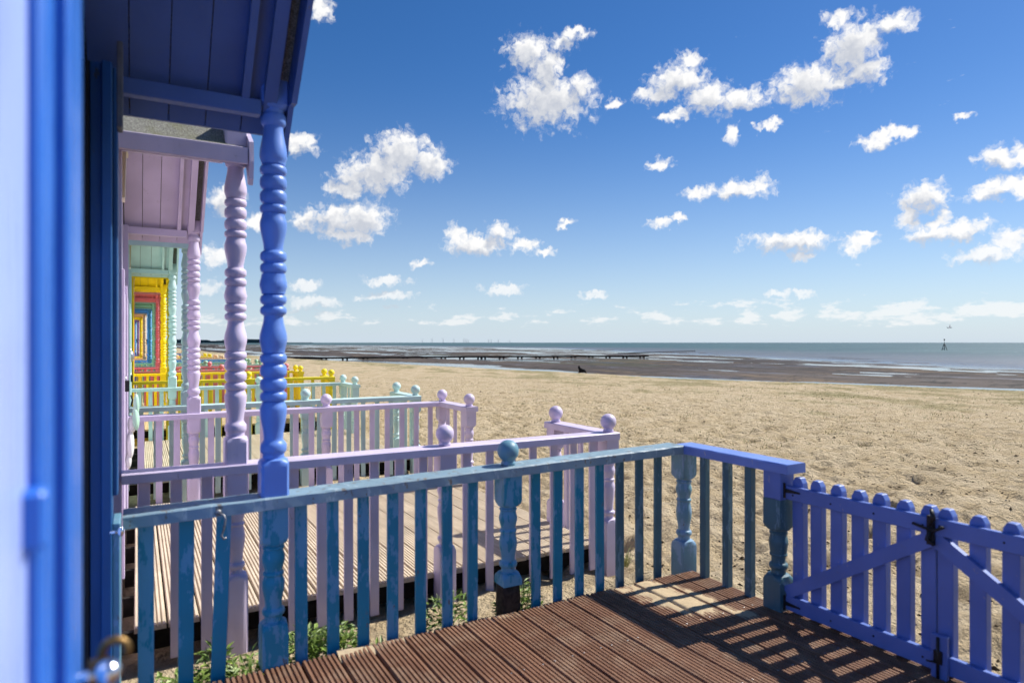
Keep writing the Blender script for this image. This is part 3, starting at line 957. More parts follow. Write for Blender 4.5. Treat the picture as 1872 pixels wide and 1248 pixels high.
# ------------------------------------------------------------------ huts
def make_hut(i):
    y0, y1, dx = HUTS[i]
    mt = HUTMAT[i]
    ct = mt if i else 'peri_shade'
    yc, hw = (y0 + y1) / 2, (y1 - y0) / 2
    fx = -0.12 + dx if i else -0.20
    EZ, SL = [2.80, 2.80, 2.85][i] if i < 3 else 2.93, 1.0
    rz = EZ + hw * SL
    hut = thing('beach_hut', (fx - 1.2, yc, -0.3), WORD[i] + ' wooden beach hut with gabled porch, ' + WHERE[i], 'beach hut', 'row of beach huts')
    # body: a gabled box, with the doorway of the near hut standing open
    w = MB()
    wy0, wy1 = y0 - 0.02, y1 + 0.02
    w.prism([(wy0, -0.32), (wy1, -0.32), (wy1, EZ + 0.02), (yc, rz), (wy0, EZ + 0.02)], 'x', fx - 2.5, fx)
    obj('wall', w.mesh('wall', mt), hut).location = -hut.location
    # felted roof, both slopes
    r = MB()
    th = 0.035
    xe = 0.59 + dx if i else 0.66
    ov = 0.13
    for s in (-1, 1):
        e = yc + s * (hw + ov)
        ze = EZ + 0.045 - ov * SL
        prof = [(e, ze), (yc, rz + 0.045), (yc, rz + 0.045 + th), (e, ze + th)]
        if s > 0:
            prof = prof[::-1]
        r.prism(prof, 'x', fx - 2.6, xe)
    obj('roof', r.mesh('roof', 'felt'), hut).location = -hut.location
    # boards of the porch ceiling
    near = i < 5
    bw = 0.163
    if near:
        xb = fx + 0.01
        j = 0
        while xb < xe - 0.05:
            x2 = min(xb + bw - 0.005, xe - 0.02)
            for s in (-1, 1):
                key = ('soffit', i, round(x2 - xb, 3), s)
                if key not in _cache:
                    prof = [(s * (hw + ov), 0.012 - ov * SL), (0.0, 0.012 + hw * SL), (0.0, 0.034 + hw * SL), (s * (hw + ov), 0.034 - ov * SL)]
                    if s > 0:
                        prof = prof[::-1]
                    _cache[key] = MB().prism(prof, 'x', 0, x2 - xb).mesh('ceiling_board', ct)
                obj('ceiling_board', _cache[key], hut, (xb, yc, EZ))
            xb += bw
            j += 1
    else:
        c = MB()
        for s in (-1, 1):
            prof = [(yc + s * (hw + 0.02), EZ - 0.008), (yc, EZ + hw * SL + 0.012), (yc, EZ + hw * SL + 0.034), (yc + s * (hw + 0.02), EZ + 0.014)]
            c.prism(prof if s < 0 else prof[::-1], 'x', fx, xe - 0.02)
        obj('porch_ceiling', c.mesh('porch_ceiling', mt), hut).location = -hut.location
    for s, ye in ((-1, y0), (1, y1)):
        # eave beam, fascia, end rafter, barge board
        px_ = 0.535 + dx if i else 0.60
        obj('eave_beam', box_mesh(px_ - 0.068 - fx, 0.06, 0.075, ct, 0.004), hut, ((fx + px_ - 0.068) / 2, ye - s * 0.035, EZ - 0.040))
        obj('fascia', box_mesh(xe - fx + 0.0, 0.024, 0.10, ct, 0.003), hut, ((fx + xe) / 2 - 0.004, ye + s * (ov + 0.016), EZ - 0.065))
        for xr, ww in ((xe - 0.20, 0.035), (xe - 0.085, 0.06)):
            p = [(0, -0.075), (-s * hw * 0.98, -0.075 + hw * 0.98), (-s * hw * 0.98, -0.004 + hw * 0.98), (0, -0.004)]
            if s > 0:
                p = p[::-1]
            key = ('rafter', i, s, ww)
            if key not in _cache:
                _cache[key] = MB().prism(p, 'x', -ww / 2, ww / 2).mesh('rafter', ct)
            obj('rafter', _cache[key], hut, (xr, ye, EZ))
        o_ = s * (ov + 0.03)
        out = [(o_ * 1.0, 0.02), (o_ * 1.06, -0.10), (o_ * 0.96, -0.20), (o_ * 0.78, -0.235), (o_ * 0.52, -0.215), (o_ * 0.34, -0.14),
               (-s * 0.00, -0.085), (-s * 0.06, -0.015), (-s * 0.14, -0.02), (-s * hw, hw - 0.16), (-s * hw, hw + 0.10), (-s * 0.08, 0.18)]
        if s > 0:
            out = out[::-1]
        key = ('barge', i, s)
        if key not in _cache:
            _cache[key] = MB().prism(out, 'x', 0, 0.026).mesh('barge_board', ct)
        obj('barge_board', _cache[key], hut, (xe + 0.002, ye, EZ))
        # turned porch post
        px_ = 0.535 + dx if i else 0.60
        if s > 0 or i > 0:
            rail = 0.86 if i else 0.835
            obj('porch_post', porch_post_mesh(mt, 0.838 if i == 0 else -0.34, i), hut, (px_, ye, 0))
    # trims on the front, door with frame
    if i:
        for ye in (y0 + 0.05, y1 - 0.05):
            obj('corner_board', box_mesh(0.05, 0.09, 2.95, mt), hut, (fx + 0.02, ye, 1.33))
        obj('door', box_mesh(0.04, 1.5, 2.05, mt), hut, (fx + 0.012, yc, 1.0))
        for ye in (yc - 0.80, yc + 0.80):
            obj('door_frame', box_mesh(0.05, 0.08, 2.15, mt), hut, (fx + 0.022, ye, 1.04))
        if i < 6:
            c = MB().prism([(-0.03, -0.17), (0.018, -0.17), (0.026, 0.12), (0.036, 0.13), (0.036, 0.16), (-0.03, 0.16)], 'y', -0.09, 0.09)
            obj('porch_light', c.mesh('porch_light', 'cream'), hut, (fx + 0.035, y0 + 0.55, 2.70))
    return hut


hut_list = [make_hut(i) for i in range(12)]


def near_front():
    """the front of the near hut: leaf of the open door close to the camera, jamb and corner post by the railing"""
    hut = hut_list[0]

    def part(name, x0, x1, y0, y1, z0, z1, mat='peri', bev=0.004):
        return obj(name, box_mesh(x1 - x0, y1 - y0, z1 - z0, mat, bev), hut, ((x0 + x1) / 2, (y0 + y1) / 2, (z0 + z1) / 2))
    door = part('door', -0.20, -0.100, 0.30, 0.858, 0.03, 2.45, 'paleblue')
    dl = wloc(door)
    part('door_frame', -0.20, -0.086, 0.858, 0.968, 0.02, 2.50, 'deepblue', 0.006)
    part('door_frame', -0.20, -0.0695, 0.968, 1.155, 0.02, 2.55, 'deepblue', 0.006)
    part('shadow_gap_strip', -0.20, -0.171, 3.26, 3.30, 0.0, 2.78, 'black')  # black strip stands in for the shadow gap beside the jamb
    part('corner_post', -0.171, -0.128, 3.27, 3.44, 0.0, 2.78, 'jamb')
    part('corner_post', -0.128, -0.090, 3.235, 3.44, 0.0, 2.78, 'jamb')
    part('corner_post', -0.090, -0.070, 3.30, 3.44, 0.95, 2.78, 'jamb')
    part('rail_post', -0.090, -0.060, 3.25, 3.44, -0.1, 0.845, 'tealpost')
    part('porch_light', -0.07, -0.048, 3.05, 3.14, 2.46, 2.80, 'shadegrey')
    # bolt on the door
    b = obj('door_bolt', MB().box(-0.012, 0.012, -0.018, 0.018, -0.030, 0.030).mesh('door_bolt', 'deepblue', 0.005), door, (-0.092, 0.835, 1.425))
    k = MB().ball((0, 0, 0), 0.0165)
    k.tube([(-0.045, 0, 0), (0, 0, 0)], 0.008)
    obj('door_knob', k.mesh('door_knob', 'chrome'), hut, (-0.034, 1.06, 1.155))
    k = MB().tube([(0.002 + 0.016 * math.cos(t), 0, 0.016 * math.sin(t)) for t in np.linspace(-0.6, 3.4, 14)], 0.0065)
    k.box(-0.03, -0.004, -0.012, 0.012, -0.07, -0.01)
    obj('door_catch', k.mesh('door_catch', 'brass'), hut, (-0.030, 1.12, 1.158))
    k = MB().ball((0, 0, 0), 0.017, sz=(0.8, 0.8, 1.25))
    k.tube([(-0.04, 0, 0.0), (0, 0, 0)], 0.007)
    obj('jamb_knob', k.mesh('jamb_knob', 'chrome'), hut, (-0.058, 3.22, 0.815))


near_front()


# ------------------------------------------------------------------ balustrades
def picket(par, mat, x, y, zb, zt, along='x', tilt=0.0, w=0.062, t=0.021):
    h = zt - zb
    me = box_mesh(w if along == 'x' else t, t if along == 'x' else w, h, mat, 0.0025)
    return obj('picket', me, par, (x, y, (zb + zt) / 2), (0, tilt, 0))


def rail_mesh(L, w, h, mat, along='x', seed=0, rough=0.0):
    key = ('rail', round(L, 3), w, h, mat, along, seed)
    if key in _cache:
        return _cache[key]
    n = max(2, int(L / 0.06)) if rough else 2
    rng = random.Random(seed)
    prof = [(-w / 2, -h / 2), (w / 2, -h / 2), (w / 2, h / 2 - 0.007), (w / 2 - 0.007, h / 2), (-w / 2 + 0.007, h / 2), (-w / 2, h / 2 - 0.007)]
    vs, fs = [], []
    m = len(prof)
    for i in range(n):
        t = -L / 2 + L * i / (n - 1)
        for (u, v) in prof:
            du, dv = (rng.uniform(-rough, rough), rng.uniform(-rough, rough)) if rough else (0, 0)
            vs.append((t, u + du, v + dv) if along == 'x' else (-(u + du), t, v + dv))
    for i in range(n - 1):
        for j in range(m):
            a, b = i * m + j, i * m + (j + 1) % m
            fs.append((a, b, b + m, a + m))
    fs.append(tuple(range(m)))
    fs.append(tuple(range(n * m - 1, (n - 1) * m - 1, -1)))
    _cache[key] = MB().add(vs, fs).mesh('handrail', mat)
    bm = bmesh.new()
    bm.from_mesh(_cache[key])
    bmesh.ops.recalc_face_normals(bm, faces=bm.faces)
    bm.to_mesh(_cache[key])
    bm.free()
    return _cache[key]


def near_balustrade():
    b = thing('balustrade', (1.7, 3.5, 0.0), 'weathered teal blue railing along the side of the brown deck', 'railing', 'deck railings')
    L = 3.375
    tilt = math.atan((0.880 - 0.826) / 3.07)
    xc = (-0.065 + 3.330) / 2

    def top(x):
        return 0.835 + (x - 0.3) * (0.054 / 3.07)
    obj('handrail', rail_mesh(L, 0.165, 0.058, 'tealrail', 'x', 3, 0.0012), b, (xc, 3.5, top(xc) - 0.028), (0, -tilt, 0))
    for x, tl in ((0.037, 0), (0.204, 0.005), (0.355, 0.035)):
        picket(b, 'teal', x, 3.497, -0.12, top(x) - 0.050, tilt=tl, w=0.066)
    for k in range(7):
        picket(b, 'teal', 0.735 + 0.1635 * k, 3.497 + random.uniform(-0.003, 0.003), -0.10, top(1) - 0.046, tilt=random.uniform(-0.006, 0.006))
    for k in range(7):
        picket(b, 'teal' if k < 4 else 'tealgreen', 2.150 + 0.1655 * k, 3.497 + random.uniform(-0.003, 0.003), -0.06, top(2.6) - 0.046, tilt=random.uniform(-0.005, 0.005))
    n = obj('newel_post', newel_mesh('teal', top(0.6) - 0.054, -0.02), b, (0.600, 3.5, 0))
    n = obj('newel_post', newel_mesh('teal', top(1.957) - 0.054, 0.15, 0.185), b, (1.957, 3.5, 0))
    obj('ball_finial', finial_mesh('tealpost'), n, (1.957, 3.5, top(1.957)))
    rb = MB().lathe([(-0.05, 0.075), (0.02, 0.078), (0.10, 0.076), (0.158, 0.073)], 20, 0.0585)
    obj('rotten_foot', rb.mesh('rotten_foot', 'rot'), n, (1.957, 3.5, 0))['label'] = 'blackened rotten foot of the post'
    obj('newel_post', newel_mesh('tealpost', 0.829, -0.05), b, (3.392, 3.5, 0))
    # front stretch with the brighter blue rail
    obj('handrail', rail_mesh(0.93, 0.165, 0.058, 'peri_rail', 'y', 5, 0.0006), b, (3.392, 3.084 - 0.045, 0.860))
    for y in (3.300, 3.100, 2.915):
        picket(b, 'tealgreen', 3.392, y, -0.06, 0.826, 'y', w=0.052, t=0.045)
    obj('newel_post', newel_mesh('tealgreen', 0.664, -0.05), b, (3.392, 2.70, 0))
    obj('newel_block', box_mesh(0.124, 0.124, 0.165, 'gateblue', 0.003), b, (3.392, 2.70, 0.747))
    # hook hanging on the rail
    h = thing('metal_hook', (0.335, 3.405, 0.80), 'bent metal hook hanging from the teal handrail', 'hook')
    k = MB().ball((0, 0.005, 0), 0.016, sz=(1, 0.5, 1))
    k.tube([(0, -0.012, 0.0), (0.022, -0.022, -0.008), (0.030, -0.024, -0.03), (0.022, -0.022, -0.075), (0.012, -0.022, -0.105), (0.022, -0.024, -0.12), (0.034, -0.024, -0.115)], 0.0052)
    obj('hook_shank', k.mesh('hook_shank', 'oldsteel'), h, (0.335, 3.408, 0.800))


near_balustrade()


def side_balustrade(i, side):
    y0, y1, dx = HUTS[i]
    mt = HUTMAT[i]
    y = y0 if side < 0 else y1
    s = -side                                   # towards the middle of the deck
    near = i < 4
    xc = 3.44 + dx + (0.06 if i >= 2 else 0) + (0.12 if i >= 3 else 0)
    word = ['near', 'far'][side > 0]
    b = thing('balustrade', (xc / 2, y, -0.05), WORD[i] + ' railing on the ' + word + ' side of the ' + ['', 'lilac', 'mint', 'first yellow', 'pink', 'sage green', 'sky blue', 'peach', 'farther yellow', 'violet', 'farther blue', 'last'][i] + " hut's deck",
              'railing', 'deck railings')
    zt = {1: 0.857, 2: 0.842, 3: 0.875}.get(i, 0.875) + (0.0 if side < 0 else -0.01)
    x0 = -0.075 + dx
    L = xc + 0.06 - x0
    obj('handrail', rail_mesh(L, 0.160, 0.058, mt), b, ((x0 + xc + 0.06) / 2, y, zt - 0.029))
    L2 = 0.80 if i != 3 else 0.62
    obj('handrail', rail_mesh(L2 - 0.0, 0.160, 0.058, mt, 'y'), b, (xc, y + s * (0.0805 + (L2 - 0.0) / 2), zt - 0.029))
    zb = -0.27
    xp, xm = 0.535 + dx, 1.95 + dx
    segs = [(x0 + 0.03, xp - 0.08, 3), (xp + 0.08, xm - 0.08, 7), (xm + 0.08, xc - 0.07, 7)]
    for a, e, n in segs:
        for k in range(n):
            picket(b, mt, a + (e - a) * (k + 0.5) / n, y, zb, zt - 0.05, tilt=random.uniform(-0.004, 0.004))
    if i < 6:
        nf = 3 if i != 3 else 6
        for k in range(nf):
            picket(b, mt, xc, y + s * (0.07 + (L2 - 0.14) * (k + 0.5) / nf), zb + 0.1, zt - 0.05, 'y', w=0.05 if i != 3 else 0.085, t=0.03)
    for (x, yy) in ((xm, y), (xc, y), (xc, y + s * L2)):
        n = obj('newel_post', newel_mesh(mt, zt - 0.056, -0.33, 0.10), b, (x, yy, 0))
        obj('ball_finial', finial_mesh(mt), n, (x, yy, zt))


for i in range(1, 12):
    for side in (-1, 1):
        if i > 8 and side < 0:
            continue
        side_balustrade(i, side)


# ------------------------------------------------------------------ gate
def gate_leaf(ya, yb, brace_up, ys, label):
    """a picket gate leaf between ya (hinge) and yb (meeting stile); rails and brace face the hut"""
    g = thing('picket_gate', (3.40, (ya + yb) / 2, 0.0), label, 'gate', 'double gate of the brown deck')
    x = 3.412
    for y in ys:
        p = MB()
        w, t = 0.036, 0.011
        z0, z1 = 0.005, 0.758
        pr = [(-w, z0), (w, z0), (w, z1 - 0.008), (w * 0.93, z1 + 0.016), (w * 0.48, z1 + 0.045), (-w * 0.48, z1 + 0.045), (-w * 0.93, z1 + 0.016), (-w, z1 - 0.008)]
        key = ('gpicket',)
        if key not in _cache:
            _cache[key] = MB().prism(pr, 'x', -0.024, 0.024).mesh('picket', 'gateblue', 0.003)
        obj('picket', _cache[key], g, (x + 0.012, y, random.uniform(-0.006, 0.006)), (random.uniform(-0.006, 0.006), 0, 0))
    L = abs(ya - yb)
    yc = (ya + yb) / 2
    for z, h in ((0.713, 0.082), (0.060, 0.088)):
        obj('rail', box_mesh(0.032, L, h, 'gateblue', 0.004), g, (x - 0.030, yc, z))
    a, b = (ya, 0.115), (yb, 0.655)
    if not brace_up:
        a, b = (ya, 0.655), (yb, 0.115)
    d = Vector((0, b[0] - a[0], b[1] - a[1]))
    u = d.normalized()
    n = Vector((0, -u.z, u.y)) * 0.036
    A, B = Vector((0, *a)), Vector((0, *b))
    br = MB().prism([((A + n).y, (A + n).z), ((A - n).y, (A - n).z), ((B - n).y, (B - n).z), ((B + n).y, (B + n).z)], 'x', x - 0.044, x - 0.0145)
    me = br.mesh('brace', 'gateblue')
    bm = bmesh.new()
    bm.from_mesh(me)
    bmesh.ops.recalc_face_normals(bm, faces=bm.faces)
    bm.to_mesh(me)
    bm.free()
    obj('brace', me, g).location = -g.location
    for y in ys[::2]:
        s = MB().ball((0, 0, 0), 0.0055, 8, 6)
        key = ('screw',)
        if key not in _cache:
            _cache[key] = s.mesh('screw', 'black')
        for z in (0.713, 0.060):
            obj('screw', _cache[key], g, (x - 0.046, y + 0.01, z + random.uniform(-0.012, 0.012)))
    return g


ysA = [2.570, 2.450, 2.325, 2.200, 2.078, 1.953, 1.828]
ysB = [1.750, 1.608, 1.476, 1.345, 1.215, 1.085, 0.955]
gA = gate_leaf(2.630, 1.795, True, ysA, 'blue picket gate leaf hinged on the post at the corner railing')
gB = gate_leaf(1.788, 0.93, False, ysB, 'blue picket gate leaf at the right edge, its brace sloping down rightwards')
# hinges
for z in (0.755, 0.085):
    h = MB().box(-0.006, 0.006, -0.010, 0.012, -0.045, 0.045)
    h.prism([(-0.012, -0.012), (-0.012, 0.012), (-0.11, 0.005), (-0.11, -0.005)], 'x', -0.004, 0.004)
    obj('hinge', h.mesh('hinge', 'black', 0.003), gA, (3.362, 2.638, z - 0.03))
# latch on the meeting stiles and drop bolt below
k = MB()
k.box(-0.014, 0.004, -0.012, 0.020, -0.075, 0.065)
k.tube([(-0.016, 0.085, 0.012), (-0.022, 0.03, 0.004), (-0.024, -0.02, 0.0), (-0.020, -0.06, 0.026)], 0.0075, 6)
k.tube([(-0.018, 0.0, 0.02), (-0.030, -0.02, 0.065), (-0.020, -0.005, 0.10)], [0.008, 0.012, 0.008], 6)
k.tube([(-0.024, 0.0, -0.005), (-0.030, 0.012, -0.05), (-0.024, -0.02, -0.07)], 0.009, 6)
obj('latch', k.mesh('latch', 'black'), gB, (3.362, 1.790, 0.700))
obj('bolt_board', box_mesh(0.024, 0.075, 0.26, 'gateblue', 0.004), gB, (3.356, 1.752, 0.075))
k = MB().tube([(0, 0, 0.12), (0, 0, -0.09)], 0.007, 6)
k.box(-0.004, 0.012, -0.018, 0.018, -0.005, 0.055)
k.tube([(-0.004, 0, 0.0), (-0.014, 0.045, -0.004)], 0.005, 6)
obj('drop_bolt', k.mesh('drop_bolt', 'black'), gB, (3.336, 1.752, 0.075))


# ------------------------------------------------------------------ sand on the deck
def sand_drift(name, x0, x1, y0, y1, nx, ny, fun, label):
    xs, ys = np.linspace(x0, x1, nx), np.linspace(y0, y1, ny)
    X, Y = np.meshgrid(xs, ys)
    Z = fun(X, Y)
    keep = Z > -0.012
    v, idx, f = [], {}, []
    for j in range(ny - 1):
        for i in range(nx - 1):
            if keep[j, i] or keep[j + 1, i] or keep[j, i + 1] or keep[j + 1, i + 1]:
                q = []
                for (a, b) in ((j, i), (j, i + 1), (j + 1, i + 1), (j + 1, i)):
                    if (a, b) not in idx:
                        idx[(a, b)] = len(v)
                        v.append((X[a, b], Y[a, b], max(-0.014, Z[a, b])))
                    q.append(idx[(a, b)])
                f.append(tuple(q))
    m = MB().add(v, f, True)
    o = obj(name, m.mesh(name, 'drift'))
    tag(o, label, 'sand', kind='stuff')


def corner_drift(X, Y):
    c = np.exp(-(np.abs((X - 2.98) / 0.36) ** 2 + np.abs((Y - 3.05 - (3.1 - X) * 0.5) / 0.42) ** 2))
    n = fbm(X * 4.5, Y * 2.6, 133, 4, 0.62)
    j = np.abs(((3.42 - X) / 0.18 + 0.5) % 1.0 - 0.5) * 0.18          # the gaps between planks swallow the sand
    return -0.0155 + 0.0200 * c + 0.040 * (n - 0.50) - 0.016 * np.exp(-(j / 0.010) ** 2)


def edge_drift(X, Y):
    n = fbm(X * 2.6 + 5, Y * 3.0, 151, 4, 0.6)
    return -0.021 + 0.026 * np.exp(-((Y - 3.45) / 0.10) ** 2) * np.clip((n - 0.30) * 3.2, 0, 1.4)


sand_drift('sand_drift', 2.45, 3.40, 2.30, 3.43, 150, 90, corner_drift, 'drift of blown sand filling the grooves of the deck corner')
sand_drift('sand_drift', 0.9, 2.60, 3.20, 3.435, 120, 24, edge_drift, 'thin line of blown sand along the far edge of the brown deck')


def gate_drift(X, Y):
    n = fbm(X * 6, Y * 5, 171, 4, 0.6)
    return -0.03 + 0.055 * np.exp(-((X - 3.47) / 0.05) ** 2) * np.clip((n - 0.25) * 2.4, 0, 1.3)


sand_drift('sand_drift', 3.405, 3.62, 0.6, 2.68, 14, 130, gate_drift, 'ridge of blown sand under the blue picket gate')


# ------------------------------------------------------------------ weeds and grass
def weed(x, y, z, n, spread, hgt, label, seed):
    rng = random.Random(seed)
    m = MB()
    for _ in range(n):
        a = rng.uniform(0, 2 * math.pi)
        rr = spread * math.sqrt(rng.random())
        bx, by = rr * math.cos(a) * 1.5, rr * math.sin(a) * 0.7
        bz = hgt * rng.random() * (1 - 0.5 * rr / spread)
        L, W = rng.uniform(0.030, 0.068), rng.uniform(0.014, 0.030)
        d = Vector((math.cos(a + rng.uniform(-1, 1)), math.sin(a + rng.uniform(-1, 1)), rng.uniform(-0.2, 0.9))).normalized()
        sd = d.cross(Vector((rng.uniform(-.4, .4), rng.uniform(-.4, .4), 1))).normalized()
        up = sd.cross(d).normalized()
        c = Vector((bx, by, bz))
        pts = [c, c + d * L * 0.45 + sd * W * 0.5 + up * 0.004, c + d * L * 0.45 - sd * W * 0.5 + up * 0.004, c + d * L - up * 0.006, c + d * L * 0.5 - up * 0.003]
        m.add(pts, [(0, 4, 1), (0, 2, 4), (1, 4, 3), (4, 2, 3)])
    for _ in range(max(4, n // 14)):
        a = rng.uniform(0, 2 * math.pi)
        rr = spread * rng.random() * 0.8
        q = Vector((rr * math.cos(a) * 1.4, rr * math.sin(a) * 0.7, 0))
        m.tube([q * 0.4 - Vector((0, 0, 0.03)), q + Vector((0, 0, hgt * 0.8))], 0.0022, 4)
    o = obj('weed_plant', m.mesh('weed_plant', 'leaf'), loc=(x, y, z))
    return tag(o, label, 'plant', 'weeds between the decks')


WEEDS = [(0.17, 3.72, 'low green weed at the far left, by the first teal pickets', 330, 0.14, 0.16), (0.36, 3.80, 'dark upright weed behind the leaning teal picket', 150, 0.06, 0.26),
         (0.52, 3.72, 'broad leaved weed left of the teal post carrying the blue column', 240, 0.11, 0.18), (0.80, 3.74, 'bushy green weed right of the teal post carrying the blue column', 420, 0.14, 0.26),
         (1.00, 3.78, 'light green weed between the second and third teal pickets past that post', 300, 0.10, 0.22), (1.68, 3.80, 'thin trailing weed left of the blackened post', 160, 0.10, 0.26),
         (2.14, 3.68, 'yellowish weed just right of the blackened post', 320, 0.10, 0.26), (1.26, 3.85, 'small purple green weed on the sand between the railings', 36, 0.08, 0.10)]
for q, (x, y, lb, n, sp, hg) in enumerate(WEEDS):
    weed(x, y, float(sand_base(np.array([x]), np.array([y]))[0]) + 0.02 + (0.10 if q != 7 else 0.0), n, sp, hg, lb, 100 + q)


def tuft(x, y, n, hgt, spread, label, seed, mat='dry'):
    rng = random.Random(seed)
    m = MB()
    for _ in range(n):
        a = rng.uniform(0, 2 * math.pi)
        r0 = spread * 0.25 * rng.random()
        b = Vector((r0 * math.cos(a), r0 * math.sin(a), 0))
        L = hgt * rng.uniform(0.5, 1.1)
        o = Vector((math.cos(a), math.sin(a), 0)) * spread * rng.uniform(0.3, 1.2)
        s = Vector((-math.sin(a), math.cos(a), 0)) * 0.0022
        mid, tip = b + o * 0.4 + Vector((0, 0, L * 0.7)), b + o + Vector((0, 0, L * rng.uniform(0.6, 1.0)))
        m.add([b - s, b + s, mid + s * 0.8, mid - s * 0.8, tip], [(0, 1, 2, 3), (3, 2, 4)])
    z = float(sand_base(np.array([x]), np.array([y]))[0])
    o = obj('grass_tuft', m.mesh('grass_tuft', mat), loc=(x, y, z - 0.01))
    return tag(o, label, 'grass', 'grass tufts on the sand')


tuft(3.66, 4.75, 70, 0.30, 0.20, 'dry grass tuft beside the corner post of the lilac railing', 5)
tuft(3.60, 4.40, 60, 0.16, 0.12, 'sparse grass tuft on the sand behind the teal corner pickets', 6)


def scatter_beach():
    rng = random.Random(21)
    d, g = MB(), MB()
    for _ in range(6500):
        a = TH + R(rng.uniform(-24, 42))
        dist = 4.3 + 27 * rng.random() ** 1.25
        x, y = dist * math.sin(a), dist * math.cos(a)
        if x < 3.75 or x > float(crest_x(y)) + 1:
            continue
        z = float(sand_base(np.array([x]), np.array([y]))[0])
        s = rng.uniform(0.005, 0.017) * (1 + 0.7 * (rng.random() < 0.07))
        t = rng.uniform(0, 6.28)
        cx, sx = math.cos(t), math.sin(t)
        q = [(s * 1.6 * cx, s * 1.6 * sx, 0), (-s * 0.7 * sx, s * 0.7 * cx, 0), (-s * 1.4 * cx, -s * 1.4 * sx, 0), (s * 0.7 * sx, -s * 0.7 * cx, 0), (0, 0, s * 0.9)]
        d.add([(x + a_, y + b_, z + c_ + 0.004) for a_, b_, c_ in q], [(0, 1, 4), (1, 2, 4), (2, 3, 4), (3, 0, 4)])
    o = obj('beach_debris', d.mesh('beach_debris', 'debris'))
    tag(o, 'scattered scraps of dried seaweed and twigs on the sand', 'debris', kind='stuff')
    for _ in range(900):
        a = TH + R(rng.uniform(-22, 42))
        dist = 11 + 24 * rng.random() ** 0.8
        x, y = dist * math.sin(a), dist * math.cos(a)
        e = float(crest_x(y))
        if x < 4.5 or x > e + 2:
            continue
        if vnoise(np.array([x * 0.35]), np.array([y * 0.22]), 77)[0] < 0.52 - 0.22 * min(1, max(0, (x - e + 8) / 8)):
            continue
        z = float(sand_base(np.array([x]), np.array([y]))[0])
        for _ in range(9):
            ox, oy = rng.gauss(0, 0.16), rng.gauss(0, 0.16)
            h = rng.uniform(0.03, 0.085)
            t = rng.uniform(0, 3.14)
            w = 0.006
            bx, by = x + ox, y + oy
            g.add([(bx - w * math.cos(t), by - w * math.sin(t), z - 0.02), (bx + w * math.cos(t), by + w * math.sin(t), z - 0.02),
                   (bx + rng.uniform(-.06, .06), by + rng.uniform(-.06, .06), z + h)], [(0, 1, 2)])
    o = obj('beach_grass', g.mesh('beach_grass', 'dry'))
    tag(o, 'thin yellow green grass growing over the upper beach', 'grass', kind='stuff')


scatter_beach()


# ------------------------------------------------------------------ things on the hut fronts
def ornament():
    t = thing('hanging_ornament', (-0.07, 6.05, 0.62), 'pale mint and white leaf shaped ornament hanging on the lilac hut door', 'ornament')
    k = MB()
    k.ball((0, 0, 0.10), 0.075, 14, 10, (0.38, 0.75, 1.55))
    k.ball((0.012, -0.01, 0.26), 0.07, 14, 10, (0.45, 0.75, 1.0))
    k.ball((-0.012, 0, -0.02), 0.045, 12, 8, (0.5, 0.8, 1.6))
    obj('white_body', k.mesh('white_body', 'white'), t, (-0.045, 6.05, 0.70))
    k = MB()
    for a, z, tl in ((0.0, 0.20, 0.5), (0.9, 0.24, 0.3), (-0.9, 0.22, 0.2), (0.3, 0.31, 0.6), (-0.5, 0.33, 0.5)):
        k.ball((0.012 + 0.022 * math.cos(a), 0.04 * math.sin(a) - 0.02, z + 0.07), 0.065, 10, 8, (0.32, 0.5, 1.25))
    obj('mint_leaf', k.mesh('mint_leaf', 'mintcloth'), t, (-0.035, 6.05, 0.72))
    k = MB().tube([(0, 0, 0.0), (0.01, 0, 0.05), (0, 0, 0.09)], 0.006, 6)
    obj('cord', k.mesh('cord', 'black'), t, (-0.04, 6.05, 1.10))


ornament()


def padlock(x, y, z, s, mat, label, oval=False):
    t = thing('padlock', (x, y, z), label, 'padlock')
    k = MB()
    if oval:
        k.ball((0, 0, 0), s, 16, 10, (0.55, 0.8, 1.0))
    else:
        k.box(-s * 0.5, s * 0.5, -s * 0.8, s * 0.8, -s, s * 0.7)
    obj('lock_body', k.mesh('lock_body', mat), t, (x, y, z))
    k = MB().tube([(0, 0.55 * s * math.cos(a), s * 0.6 + 0.75 * s * math.sin(a)) for a in np.linspace(0, math.pi, 9)], s * 0.14, 6)
    obj('shackle', k.mesh('shackle', 'steel'), t, (x, y, z))


padlock(-0.075, 10.9, 1.41, 0.085, 'steel', 'grey rounded metal lock on the mint hut door', True)
padlock(-0.075, 10.9, 1.10, 0.052, 'black', 'black square padlock on the mint hut door')
padlock(-0.075, 6.05, 1.27, 0.050, 'black', 'dark padlock above the mint ornament on the lilac hut')


# ------------------------------------------------------------------ far things
def groyne(pts, step, label, ztop, zb):
    t = thing('groyne', (pts[0][0], pts[0][1], zb), label, 'groyne', 'timber groynes on the mudflat')
    for (a, b) in zip(pts, pts[1:]):
        A, B = Vector((*a, 0)), Vector((*b, 0))
        d = (B - A).normalized()
        n = Vector((-d.y, d.x, 0)) * 0.16
        z0, z1 = ztop - 0.34, ztop
        vs = [A + n, A - n, B - n, B + n]
        m = MB().add([(v.x, v.y, z0) for v in vs] + [(v.x, v.y, z1) for v in vs],
                     [(3, 2, 1, 0), (4, 5, 6, 7), (0, 1, 5, 4), (1, 2, 6, 5), (2, 3, 7, 6), (3, 0, 4, 7)])
        obj('top_beam', m.mesh('top_beam', 'groyne'), t).location = -t.location
        L = (B - A).length
        q = 0.0
        while q < L:
            p = A + d * q
            for o in (-0.42, 0.42):
                pp = p + d * o
                obj('pile', box_mesh(0.30, 0.30, 1.3, 'groyne', 0.0), t, (pp.x, pp.y, z0 - 0.45))
            q += step


